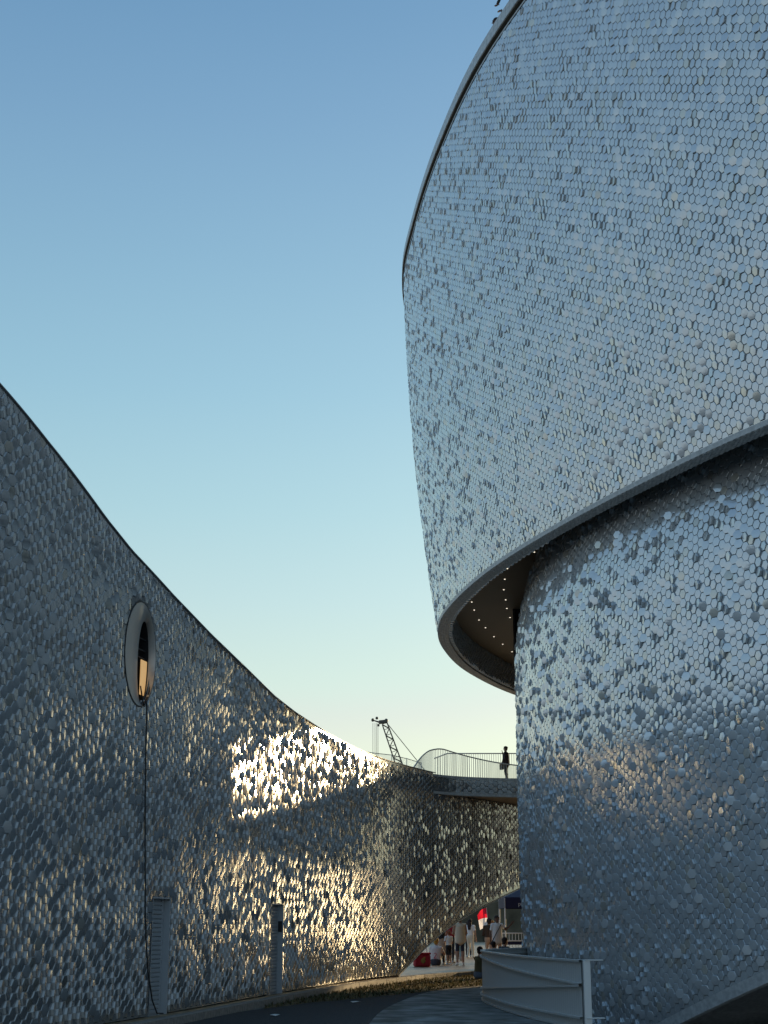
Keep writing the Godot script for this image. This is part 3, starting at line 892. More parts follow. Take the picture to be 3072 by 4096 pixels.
func person(label: String, at: Vector3, face: float, tall: float, look: Dictionary, pose := {}, group := "") -> Node3D:
	var root := thing("person", label, "person", at, face, group)
	root.scale = Vector3.ONE * (tall / 1.75)
	var skin: Color = look.get("skin", Color(0.42, 0.25, 0.17)); var top: Color = look.top; var low: Color = look.low
	var hair: Color = look.get("hair", Color(0.02, 0.015, 0.012)); var shoe: Color = look.get("shoe", Color(0.5, 0.5, 0.48))
	var hip: Vector3 = pose.get("hip", Vector3(0, 0.95, 0)); var chest: Vector3 = pose.get("chest", Vector3(0, 1.33, 0)); var head: Vector3 = pose.get("head", Vector3(0, 1.635, 0.0))
	var neck := chest.lerp(head, 0.48)
	var bones := []
	var wide: float = look.get("wide", 1.0)
	bones.append([hip + Vector3(0, 0.04, 0), chest + Vector3(0, 0.02, 0), 0.115 * wide, 0.125 * wide, top, 1.35])
	bones.append([hip + Vector3(0, -0.03, 0), hip + Vector3(0, 0.05, 0), 0.12 * wide, 0.115 * wide, low if not look.has("loose") else top, 1.35])
	bones.append([chest + Vector3(0, 0.06, 0), neck, 0.075, 0.055, skin])
	bones.append([neck, head + Vector3(0, -0.03, 0), 0.052, 0.06, skin])
	bones.append([head + Vector3(0, 0.03, 0.008), head + Vector3(0, -0.055, -0.02), 0.092, 0.062, skin])
	var hands := []
	for s in [-1, 1]:
		var k := "l" if s < 0 else "r"
		var sh := chest + Vector3(0.185 * s, 0.09, 0)
		var el: Vector3 = pose.get("elbow_" + k, Vector3(0.25 * s, 1.14, 0.02)); var ha: Vector3 = pose.get("hand_" + k, Vector3(0.27 * s, 0.88, -0.05))
		bones.append([chest + Vector3(0.08 * s, 0.085, 0), sh, 0.075, 0.062, top])
		bones.append([sh, sh.lerp(el, 0.62), 0.058, 0.05, top if not look.has("vest") else skin])
		bones.append([sh.lerp(el, 0.6), el, 0.045, 0.04, top if look.has("long") else skin])
		bones.append([el, ha, 0.042, 0.029, top if look.has("long") else skin])
		var d := (ha - el).normalized()
		bones.append([ha, ha + d * 0.06, 0.03, 0.03, skin])
		hands.append([ha + d * 0.05, d, Vector3(s, 0, 0).cross(d).cross(d).normalized() * -1.0 if absf(d.x) < 0.9 else Vector3.UP])
		var hj := hip + Vector3(0.085 * s, -0.03, 0)
		var kn: Vector3 = pose.get("knee_" + k, Vector3(0.1 * s, 0.5, -0.01)); var an: Vector3 = pose.get("ankle_" + k, Vector3(0.11 * s, 0.09, 0.03))
		var fat: float = look.get("fat", 1.0)
		bones.append([hj, kn, 0.088 * fat, 0.06 * fat, low])
		bones.append([kn, kn.lerp(an, 0.3), 0.058 * fat, 0.058 * fat, low if not look.has("shorts") else skin])
		bones.append([kn.lerp(an, 0.3), an, 0.056 * fat, 0.04 * maxf(1.0, fat * 0.9), low if not look.has("shorts") else skin])
		var toe: Vector3 = pose.get("toe_" + k, an + Vector3(0.015 * s, -0.055, -0.15))
		bones.append([an + Vector3(0, -0.045, 0.03), toe, 0.042, 0.034, shoe])
	if look.has("skirt"):
		bones.append([hip + Vector3(0, 0.0, 0), (bones[-1][0] + hip) * 0.5 * Vector3(0, 1, 1), 0.14, 0.2, low, 1.15])
	if look.has("loose"):
		bones.append([chest, hip + Vector3(0, -0.1, 0), 0.135 * wide, 0.15 * wide, top, 1.3])
	var lo := Vector3(9, 9, 9); var hi := -lo
	for B in bones:
		var r := Vector3.ONE * (maxf(B[2], B[3]) * 1.4 + 0.05)
		lo = lo.min(B[0] - r).min(B[1] - r); hi = hi.max(B[0] + r).max(B[1] + r)
	var mesh := body_mesh(bones, 0.026, lo, hi, mats.cloth, hands, skin, func(mb: MB) -> void:
		mb.tube([head + Vector3(0, 0.015, -0.078), head + Vector3(0, -0.02, -0.112), head + Vector3(0, -0.028, -0.085)], [0.008, 0.014, 0.01], 6)
		mb.blob(head + Vector3(0.088, -0.005, 0.01), Vector3(0.012, 0.03, 0.02)); mb.blob(head + Vector3(-0.088, -0.005, 0.01), Vector3(0.012, 0.03, 0.02))
		mb.col = Color(0.3, 0.08, 0.07); mb.blob(head + Vector3(0, -0.062, -0.078), Vector3(0.026, 0.007, 0.008))
		mb.col = Color(0.02, 0.015, 0.012)
		for s in [-1.0, 1.0]: mb.blob(head + Vector3(0.033 * s, 0.012, -0.082), Vector3(0.013, 0.008, 0.008)))
	inst("body", mesh, Transform3D.IDENTITY, root)
	var hm := MB.new(); hm.col = hair
	if look.has("cap"):
		hm.col = look.cap
		hm.blob(head + Vector3(0, 0.06, 0.01), Vector3(0.104, 0.075, 0.112)); hm.box(Transform3D(Basis(Vector3.RIGHT, -0.12), head + Vector3(0, 0.06, -0.13)), Vector3(0.14, 0.012, 0.1), 0.004)
		put("cap", hm, mats.cloth, root)
	elif not look.has("bald"):
		hm.blob(head + Vector3(0, 0.045, 0.022), Vector3(0.102, 0.092, 0.106), Basis(Vector3.RIGHT, 0.25)); hm.blob(head + Vector3(0, -0.02, 0.055), Vector3(0.082, 0.085, 0.055))
		if look.has("locks"):
			hm.tube([head + Vector3(0, 0.0, 0.06), head + Vector3(0, -0.18, 0.1), head + Vector3(0, -0.38, 0.13)], [0.09, 0.1, 0.05], 10)
		if look.has("mop"):
			for k in 14:
				var a := TAU * k / 14.0
				hm.blob(head + Vector3(cos(a) * 0.08, 0.05 + 0.03 * sin(k * 2.3), sin(a) * 0.08 + 0.02), Vector3(0.035, 0.035, 0.035), Basis.IDENTITY, 6)
		put("hair", hm, mats.cloth, root)
	return root

# ------------------------------------------------------------------ the rest
func sheet(called: String, poly: PackedVector2Array, y: float, m: Material) -> MeshInstance3D:
	var b := MB.new()
	var t := Geometry2D.triangulate_polygon(poly)
	for i in range(0, t.size(), 3):
		var q := []
		for j in 3: q.append(W(poly[t[i + j]].x, poly[t[i + j]].y, y))
		b.tri(q[0], q[1], q[2], Vector3.UP, Vector3.UP, Vector3.UP)
	var o := put(called, b, m)
	o.set_meta("kind", "structure")
	return o

var GUARD := PackedVector2Array([Vector2(3.24, 25.6), Vector2(2.98, 27.0), Vector2(2.72, 28.6), Vector2(2.5, 30.4), Vector2(2.36, 32.2), Vector2(2.27, 34.0), Vector2(2.24, 35.4), Vector2(2.34, 36.6), Vector2(2.6, 37.7), Vector2(3.0, 38.8), Vector2(3.5, 39.9), Vector2(3.8, 40.5)])

func build_ground() -> void:
	var g := spline(GUARD, 0.3)
	var pit := PackedVector2Array()
	for p in g: pit.append(p)
	pit.append_array([Vector2(9, 42), Vector2(14, 40), Vector2(14, 25.5), Vector2(3.3, 25.5)])
	# ground with the pit left open: two halves that meet along a seam through it
	var lo := PackedVector2Array([Vector2(-700, -300), Vector2(700, -300), Vector2(700, 33), Vector2(14, 33), Vector2(14, 25.5), Vector2(3.3, 25.5)])
	var hi := PackedVector2Array()
	var at := 0
	for i in g.size():
		if g[i].y < 33.0: lo.append(g[i]); at = i
	var seam := g[at].lerp(g[at + 1], (33.0 - g[at].y) / (g[at + 1].y - g[at].y))
	lo.append(seam); lo.append(Vector2(-700, 33))
	hi.append(Vector2(-700, 33)); hi.append(seam)
	for i in range(at + 1, g.size()): hi.append(g[i])
	hi.append_array([Vector2(9, 42), Vector2(14, 40), Vector2(14, 33), Vector2(700, 33), Vector2(700, 1500), Vector2(-700, 1500)])
	sheet("ground", lo, 0.0, mats.concrete)
	sheet("ground", hi, 0.0, mats.concrete)
	var pw := MB.new()
	for i in pit.size():
		var a := pit[i]; var c := pit[(i + 1) % pit.size()]
		pw.quad(W(a.x, a.y, 0), W(c.x, c.y, 0), W(c.x, c.y, -2.4), W(a.x, a.y, -2.4), W(7, 32) - W(a.x, a.y))
	var ps := put("sunken_ramp_wall", pw, mats.concrete); ps.set_meta("kind", "structure")
	sheet("sunken_ramp_floor", PackedVector2Array([Vector2(0, 24), Vector2(20, 24), Vector2(20, 50), Vector2(0, 50)]), -2.4, mats.asphalt)
	# asphalt road by the wall
	var road := PackedVector2Array([Vector2(-14, -10), Vector2(-0.9, -10), Vector2(-0.6, 15)])
	var edge := spline(PackedVector2Array([Vector2(-0.4, 22), Vector2(-0.25, 27.4), Vector2(-0.05, 31.3), Vector2(0.35, 35.1), Vector2(0.96, 39.3), Vector2(1.72, 42.3)]), 0.4)
	road.append_array(edge)
	road.append_array([Vector2(0.98, 40.0), Vector2(-0.21, 37.4), Vector2(-0.78, 36.1), Vector2(-1.58, 34.7), Vector2(-2.25, 33.1), Vector2(-2.9, 30.9), Vector2(-3.5, 28.0), Vector2(-4.4, 24), Vector2(-5.4, 20), Vector2(-14, 12)])
	# the last vertices run back along the verge
	var rd := PackedVector2Array()
	for p in road:
		if rd.is_empty() or rd[-1].distance_to(p) > 0.02: rd.append(p)
	sheet("road", rd, 0.004, mats.asphalt)
	# pale footpath up to the guard
	var path := PackedVector2Array()
	for p in [Vector2(-0.9, -10), Vector2(-0.6, 15)]: path.append(p)
	path.append_array(edge)
	path.append_array([Vector2(1.9, 42.6), Vector2(2.7, 44.1), Vector2(3.9, 44.8), Vector2(3.9, 40.9)])
	var back := g.duplicate(); back.reverse()
	for p in back: path.append(p + Vector2(-0.02, 0))
	path.append_array([Vector2(3.25, 25.4), Vector2(14, 25.4), Vector2(14, -10)])
	sheet("footpath", path, 0.008, mats.path)
	# dry verge
	var verge := PackedVector2Array([Vector2(-2.45, 32.0), Vector2(-1.6, 34.75), Vector2(-0.78, 36.1), Vector2(-0.21, 37.4), Vector2(0.98, 40.0), Vector2(1.9, 42.7), Vector2(2.7, 44.2), Vector2(3.9, 45.0), Vector2(9, 46), Vector2(9, 56.5), Vector2(3.2, 53.35), Vector2(1.44, 49.9), Vector2(0.62, 47.3), Vector2(-0.2, 45.2), Vector2(-0.9, 42.9), Vector2(-1.55, 40.3), Vector2(-2.2, 37.0), Vector2(-2.55, 34.8)])
	sheet("verge", verge, 0.012, mats.soil)
	var blades := MB.new()
	for k in 3:
		var a := TAU * k / 3.0
		blades.tri(Vector3(cos(a) * 0.012, 0, sin(a) * 0.012), Vector3(-cos(a) * 0.012, 0, -sin(a) * 0.012), Vector3(sin(a) * 0.03, 0.075, cos(a) * 0.03), Vector3.UP, Vector3.UP, Vector3.UP)
	var mm := MultiMesh.new(); mm.transform_format = MultiMesh.TRANSFORM_3D; mm.use_colors = true; mm.mesh = blades.mesh(null)
	var spots := []
	while spots.size() < 6500:
		var p := Vector2(rng.randf_range(-2.6, 9), rng.randf_range(32, 56))
		if Geometry2D.is_point_in_polygon(p, verge) and not (p.x > 3 and p.y < 44) : spots.append(p)
	mm.instance_count = spots.size()
	for i in spots.size():
		mm.set_instance_transform(i, Transform3D(Basis(Vector3.UP, rng.randf() * TAU).scaled(Vector3.ONE * rng.randf_range(0.4, 1.1)), W(spots[i].x, spots[i].y, 0.012)))
		mm.set_instance_color(i, Color(0.22, 0.17, 0.06) * rng.randf_range(0.6, 1.2) if rng.randf() < 0.75 else Color(0.08, 0.10, 0.03))
	var gi := MultiMeshInstance3D.new(); gi.name = "dry_grass"; gi.multimesh = mm; gi.material_override = mats.leaf
	add_child(gi); tag(gi, "short dry grass and litter on the verge below the kerb", "grass", "", "stuff")
	# raised pavement behind the kerb
	var pave := PackedVector2Array([Vector2(-0.35, 45.4), Vector2(0.47, 47.5), Vector2(1.3, 50.05), Vector2(3.05, 53.6), Vector2(9, 57), Vector2(20, 58), Vector2(60, 60), Vector2(60, 145), Vector2(-40, 145), Vector2(-40, 60), Vector2(-1.5, 48)])
	sheet("pavement", pave, 0.15, mats.pave)
	var kerb := thing("kerb", "line of pale stone kerb along the foot of the left wall and round the quay", "kerb", Vector3.ZERO)
	var kl := spline(PackedVector2Array([Vector2(-7.3, 15.4), Vector2(-5.85, 18.4), Vector2(-4.72, 21.7), Vector2(-3.88, 25.7), Vector2(-3.2, 29.6), Vector2(-2.5, 33.6), Vector2(-1.78, 37.5), Vector2(-1.05, 41.1), Vector2(-.3, 44.4), Vector2(.6, 47.3), Vector2(1.44, 49.9), Vector2(3.2, 53.3), Vector2(6, 55.6), Vector2(9, 56.9)]), 0.1)
	var step := 10
	for i in range(0, kl.size() - step, step):
		var a := W(kl[i].x, kl[i].y); var c := W(kl[i + step].x, kl[i + step].y)
		var d := c - a
		var o := MB.new()
		o.box(Transform3D(Basis(Vector3.UP, atan2(-d.z, d.x)), (a + c) * 0.5 + Vector3.UP * (0.065 + rng.randf_range(-0.004, 0.004))), Vector3(d.length() - 0.012, 0.17, 0.18), 0.015)
		put("kerb_stone", o, mats.kerb, kerb)
	# strip of paving between the kerb and the wall
	var strip := MB.new()
	var us := 0.3
	while us < 34.0:
		var A := left_surf(us, 0); var C := left_surf(us + 0.5, 0)
		strip.quad(A * Vector3(0, 0.142, -0.03), C * Vector3(0, 0.142, -0.03), C * Vector3(0, 0.142, 0.26), A * Vector3(0, 0.142, 0.26), Vector3.UP)
		us += 0.5
	put("wall_foot_strip", strip, mats.pave).set_meta("kind", "structure")
	# litter
	for p in [[Vector2(-0.62, 34.6), 0.5, "crumpled white paper lying on the asphalt near the verge"], [Vector2(-2.05, 29.6), 1.3, "flattened pale scrap of card lying on the asphalt near the left wall"]]:
		var m := MB.new()
		for k in 5:
			var a := TAU * k / 5.0; var e := TAU * (k + 1) / 5.0
			m.tri(Vector3(0, 0.04, 0), Vector3(cos(a) * 0.13, 0.012 + 0.02 * (k % 2), sin(a) * 0.1), Vector3(cos(e) * 0.13, 0.012 + 0.02 * ((k + 1) % 2), sin(e) * 0.1), Vector3(cos(a), 2, sin(a)).normalized(), Vector3.UP, Vector3.UP)
		var o := put("paper_scrap", m, mats.paper)
		o.position = W(p[0].x, p[0].y, 0.006); o.rotation.y = p[1]
		tag(o, p[2], "litter", "paper scraps on the road")

func build_guard() -> void:
	var g := spline(GUARD, 0.06)
	var root := thing("ramp_guard", "waist-high curved grey steel guard with swooping ribs around the sunken ramp", "guard rail", Vector3.ZERO)
	var n := g.size()
	var frame := func(i: int) -> Array:
		var t := (g[mini(i + 1, n - 1)] - g[maxi(i - 1, 0)]).normalized()
		return [W(g[i].x, g[i].y), Vector3(-t.y, 0, -t.x)]   # place, outward (towards the road)
	var s := MB.new()
	for i in n - 1:
		var A: Array = frame.call(i); var C: Array = frame.call(i + 1)
		var za := 0.006 if i % 2 == 0 else -0.006; var zc := -za
		for side in [1.0, -1.0]:
			var a: Vector3 = A[0] + A[1] * (za + 0.012 * side); var c: Vector3 = C[0] + C[1] * (zc + 0.012 * side)
			s.quad(a + Vector3.UP * 0.03, c + Vector3.UP * 0.03, c + Vector3.UP * 1.07, a + Vector3.UP * 1.07, A[1] * side)
	put("sheet", s, mats.guard, root)
	var rib := func(called: String, f: Callable, out: float, thick: float) -> void:
		var m := MB.new()
		for i in range(0, n - 2, 2):
			var A: Array = frame.call(i); var C: Array = frame.call(i + 2)
			var ha: float = f.call(i / float(n)); var hc: float = f.call((i + 2) / float(n))
			for q in [[0, out, out, 1.0], [1, -out, -out, -1.0]]:
				m.quad(A[0] + A[1] * q[1] + Vector3.UP * (ha - thick), C[0] + C[1] * q[1] + Vector3.UP * (hc - thick), C[0] + C[1] * q[1] + Vector3.UP * (hc + thick), A[0] + A[1] * q[1] + Vector3.UP * (ha + thick), A[1] * q[3])
			for w in [1.0, -1.0]:
				m.quad(A[0] + A[1] * out + Vector3.UP * (ha + thick * w), C[0] + C[1] * out + Vector3.UP * (hc + thick * w), C[0] - C[1] * out + Vector3.UP * (hc + thick * w), A[0] - A[1] * out + Vector3.UP * (ha + thick * w), Vector3.UP * w)
		put(called, m, mats.guard, root)
	rib.call("top_rail", func(_t: float) -> float: return 1.085, 0.055, 0.016)
	rib.call("rib", func(t: float) -> float: return lerpf(0.72, 0.98, clampf(t / 0.68, 0, 1)), 0.07, 0.016)
	rib.call("rib", func(t: float) -> float: return lerpf(0.70, 0.26, clampf(t / 0.68, 0, 1)), 0.07, 0.016)
	rib.call("rib", func(t: float) -> float: return lerpf(0.20, 0.15, clampf(t / 0.68, 0, 1)), 0.07, 0.016)
	rib.call("bottom_rail", func(_t: float) -> float: return 0.035, 0.05, 0.016)
	var A: Array = frame.call(0)
	var ps := MB.new()
	ps.box(Transform3D(Basis(Vector3.UP, 0.1), A[0] + Vector3(0.06, 0.55, 0.03)), Vector3(0.12, 1.1, 0.1), 0.006)
	put("end_post", ps, mats.guard, root)
	for h in [1.1, 0.2]:
		var fl := MB.new()
		fl.box(Transform3D(Basis(Vector3.UP, 0.1), A[0] + Vector3(0.18, h, 0.02)), Vector3(0.3, 0.018, 0.14), 0.004)
		put("end_plate", fl, mats.guard, root)

func build_cable() -> void:
	var pts := []; var rad := []
	for q in [Vector3(11.35, 5.62, 0.07), Vector3(11.42, 5.4, 0.09), Vector3(11.6, 5.3, 0.06), Vector3(11.68, 5.42, 0.06), Vector3(11.76, 5.33, 0.05), Vector3(11.8, 4.6, 0.05), Vector3(11.87, 3.73, 0.05), Vector3(11.96, 3.0, 0.05), Vector3(12.03, 2.48, 0.05), Vector3(12.1, 1.9, 0.05), Vector3(12.19, 1.45, 0.05), Vector3(12.33, 0.9, 0.06), Vector3(12.52, 0.42, 0.09), Vector3(12.68, 0.2, 0.13), Vector3(12.8, 0.19, 0.2)]:
		pts.append(left_surf(q.x, 0) * Vector3(0, q.y, q.z)); rad.append(0.013)
	var m := MB.new(); m.tube(pts, rad, 6)
	tag(put("cable", m, mats.black), "black cable hanging from the oval window down the tiled wall to the kerb", "cable")

func build_crane() -> void:
	var root := thing("lattice_crane", "lattice boom crane seen far off above the roofline", "crane", Vector3(0, 0, 0))
	var foot := W(8.9, 200, 2.5); var tip := W(0.1, 200, 27.5)
	var d := (tip - foot).normalized(); var side := d.cross(Vector3.BACK).normalized()
	var bo := MB.new(); var la := MB.new()
	var at := func(t: float, sx: float, sz: float) -> Vector3:
		var w := lerpf(0.75, 0.34, t)
		return foot.lerp(tip, t) + side * sx * w + Vector3.BACK * sz * w
	for sx in [-1.0, 1.0]:
		for sz in [-1.0, 1.0]:
			bo.bar(at.call(0.0, sx, sz), at.call(1.0, sx, sz), 0.085, 0.075, 6)
	var k := 0
	while k < 34:
		var t0 := k / 34.0; var t1 := (k + 1) / 34.0
		var f := 1.0 if k % 2 == 0 else -1.0
		for sz in [-1.0, 1.0]: la.bar(at.call(t0, -f, sz), at.call(t1, f, sz), 0.045, 0.045, 5)
		for sx in [-1.0, 1.0]: la.bar(at.call(t0, sx, -f), at.call(t1, sx, f), 0.045, 0.045, 5)
		la.bar(at.call(t1, -1.0, 1.0), at.call(t1, 1.0, 1.0), 0.04, 0.04, 5)
		k += 1
	put("boom_chord", bo, mats.crane, root); put("boom_lacing", la, mats.crane, root)
	var hd := MB.new()
	hd.box(Transform3D(Basis(Vector3.BACK, 0.1), W(-0.15, 200, 27.75)), Vector3(1.1, 0.42, 0.9), 0.05)
	hd.bar(W(-0.6, 200, 27.7), W(-1.5, 200, 27.98), 0.11, 0.08, 8)
	hd.bar(W(-0.6, 200, 27.3), W(-0.9, 200, 27.3), 0.16, 0.16, 8)
	hd.blob(W(-1.5, 200, 28.0), Vector3(0.2, 0.24, 0.2)); hd.blob(W(-0.95, 200, 28.25), Vector3(0.2, 0.2, 0.2)); hd.blob(W(0.3, 200, 27.9), Vector3(0.25, 0.3, 0.25))
	put("boom_head", hd, mats.crane, root)
	for x in [-1.48, -1.2, -0.98, -0.8]:
		var ro := MB.new(); ro.bar(W(x, 200, 27.6), W(x + 0.03, 200, 14.0), 0.028, 0.028, 5)
		put("hoist_rope", ro, mats.crane, root)
	var hk := MB.new(); hk.box(Transform3D(Basis.IDENTITY, W(-1.1, 200, 13.8)), Vector3(0.9, 0.7, 0.5), 0.08)
	put("hook_block", hk, mats.crane, root)
	var st := MB.new(); st.bar(W(0.3, 200, 27.7), W(16, 200, 8.2), 0.05, 0.05, 5)
	put("stay", st, mats.crane, root)
	var cb := MB.new(); cb.box(Transform3D(Basis.IDENTITY, W(12, 200, 2.9)), Vector3(9, 3, 4), 0.2); cb.box(Transform3D(Basis.IDENTITY, W(8.2, 200, 4.6)), Vector3(2, 2.2, 2.2), 0.2)
	put("cab", cb, mats.crane, root)
	for z in [-2.0, 2.0]:
		var tk := MB.new()
		tk.box(Transform3D(Basis.IDENTITY, W(11.5, 200 + z, 0.7)), Vector3(9, 1.4, 1.1), 0.4)
		put("track", tk, mats.black, root)

func build_quay() -> void:
	# breakwater wall that closes the view through the arch
	var root := thing("breakwater_wall", "long stained breakwater wall with a pale parapet closing the quay", "wall")
	var x := -24.0
	while x < 20.0:
		var w := 5.6
		var lo := MB.new()
		lo.box(Transform3D(Basis.IDENTITY, W(x + w * 0.5, 150.6 + rng.randf_range(-0.06, 0.06), 1.95)), Vector3(w - 0.06, 3.9, 1.6), 0.05)
		put("wall_block", lo, mats.stone, root)
		x += w
	var hi := MB.new(); hi.box(Transform3D(Basis.IDENTITY, W(-1.0, 151.0, 4.7)), Vector3(46, 1.6, 1.0), 0.06)
	put("parapet", hi, mats.parapet, root)
	# pop-up tent
	var tent := thing("gazebo_tent", "navy gazebo tent with white lettering on its valance, half hidden by the drum", "tent", W(6.6, 66, 0.15))
	var cv := MB.new()
	var h := 1.6
	var apex := Vector3(0, 3.35, 0)
	for k in 4:
		var a := Vector3([-h, h, h, -h][k], 2.62, [h, h, -h, -h][k]); var c := Vector3([-h, h, h, -h][(k + 1) % 4], 2.62, [h, h, -h, -h][(k + 1) % 4])
		var nn := ((a + c) * 0.5).normalized() + Vector3.UP
		cv.tri(a, c, apex, nn.normalized(), nn.normalized(), nn.normalized())
		cv.quad(a, c, c - Vector3.UP * 0.44, a - Vector3.UP * 0.44, (a + c) * Vector3(1, 0, 1))
	put("canopy", cv, mats.navy, tent)
	for k in 4:
		var l := MB.new(); var p := Vector3([-h, h, h, -h][k] * 0.985, 0, [h, h, -h, -h][k] * 0.985)
		l.bar(p, p + Vector3.UP * 2.6, 0.028, 0.028, 8)
		put("leg", l, mats.white_metal, tent)
	var tm := TextMesh.new()
	tm.text = "PORTO"; tm.font_size = 20; tm.pixel_size = 0.0105; tm.depth = 0.006; tm.curve_step = 1.0
	var fo := SystemFont.new(); fo.font_names = PackedStringArray(["Droid Sans"]); tm.font = fo
	tm.material = mats.letter
	inst("lettering", tm, Transform3D(Basis.IDENTITY, Vector3(-h + 0.9, 2.3, h + 0.012)), tent)
	# white boat-side railing with a navy band
	var fen := thing("white_barrier", "white metal barrier of upright bars with a navy band behind the tent leg", "barrier", W(6.05, 68.2, 0.15))
	for yy in [1.16, 0.84, 0.2]:
		var r := MB.new(); r.box(Transform3D(Basis.IDENTITY, Vector3(0.9, yy, 0)), Vector3(3.6, 0.05, 0.05), 0.008)
		put("rail", r, mats.white_metal, fen)
	var bd := MB.new(); bd.box(Transform3D(Basis.IDENTITY, Vector3(0.9, 0.74, 0.0)), Vector3(3.6, 0.13, 0.03), 0.004)
	put("banner", bd, mats.navy, fen)
	var bm := MB.new(); bm.bar(Vector3.ZERO, Vector3.UP * 0.32, 0.016, 0.016, 6)
	var bl := MB.new(); bl.bar(Vector3.ZERO, Vector3.UP * 0.48, 0.016, 0.016, 6)
	var m1 := bm.mesh(mats.white_metal); var m2 := bl.mesh(mats.white_metal)
	for k in 26:
		inst("bar", m1, Transform3D(Basis.IDENTITY, Vector3(-0.85 + k * 0.138, 0.84, 0)), fen)
		inst("bar", m2, Transform3D(Basis.IDENTITY, Vector3(-0.85 + k * 0.138, 0.2, 0)), fen)
	# flag
	var fl := thing("banner_flag", "upright red and white feather flag on a pale pole among the people", "flag", W(4.36, 66, 0.15))
	var po := MB.new(); po.tube([Vector3(0.28, 0.0, 0), Vector3(0.17, 0.75, 0), Vector3(0.06, 1.5, 0), Vector3(0.0, 2.24, 0)], [0.02, 0.018, 0.014, 0.01], 6)
	put("pole", po, mats.white_metal, fl)
	var cl := MB.new(); var wh := MB.new()
	for r in 12:
		var m := cl if r < 6 else wh
		for c in 6:
			var P := func(i: int, j: int) -> Vector3:
				var y := 2.2 - j * 0.066; var e := 0.43 * (0.6 + 0.4 * minf(1.0, j / 3.0))
				var t := i / 6.0
				return Vector3(lerpf(0.004 + j * 0.005, -e + j * 0.012, t), y - t * t * 0.1, 0.05 * sin(t * 5.0 + j * 0.5) * t)
			m.quad(P.call(c, r), P.call(c + 1, r), P.call(c + 1, r + 1), P.call(c, r + 1), Vector3.BACK)
	put("red_cloth", cl, mats.flag_red, fl); put("white_cloth", wh, mats.flag_white, fl)
	# red cool box
	var bag := thing("cooler_bag", "red cooler bag with a faded yellow motif standing on the paving at the wall's end", "bag", W(1.42, 58.6, 0.15), 0.15)
	var bb := MB.new(); bb.box(Transform3D(Basis.IDENTITY, Vector3(0, 0.22, 0)), Vector3(0.62, 0.44, 0.36), 0.05)
	put("bag_body", bb, mats.red_cloth, bag)
	var lid := MB.new(); lid.box(Transform3D(Basis.IDENTITY, Vector3(0, 0.475, 0)), Vector3(0.64, 0.07, 0.38), 0.025)
	put("lid", lid, mats.red_cloth, bag)
	var hn := MB.new(); hn.tube([Vector3(-0.2, 0.5, 0), Vector3(-0.16, 0.72, 0), Vector3(0, 0.8, 0), Vector3(0.16, 0.72, 0), Vector3(0.2, 0.5, 0)], [0.016, 0.016, 0.016, 0.016, 0.016], 6)
	put("handle", hn, mats.white_cloth, bag)
	var mo := MB.new(); mo.blob(Vector3(0.02, 0.22, 0.182), Vector3(0.09, 0.1, 0.006)); mo.blob(Vector3(0.07, 0.32, 0.182), Vector3(0.04, 0.04, 0.006))
	put("motif", mo, mats.ochre, bag)

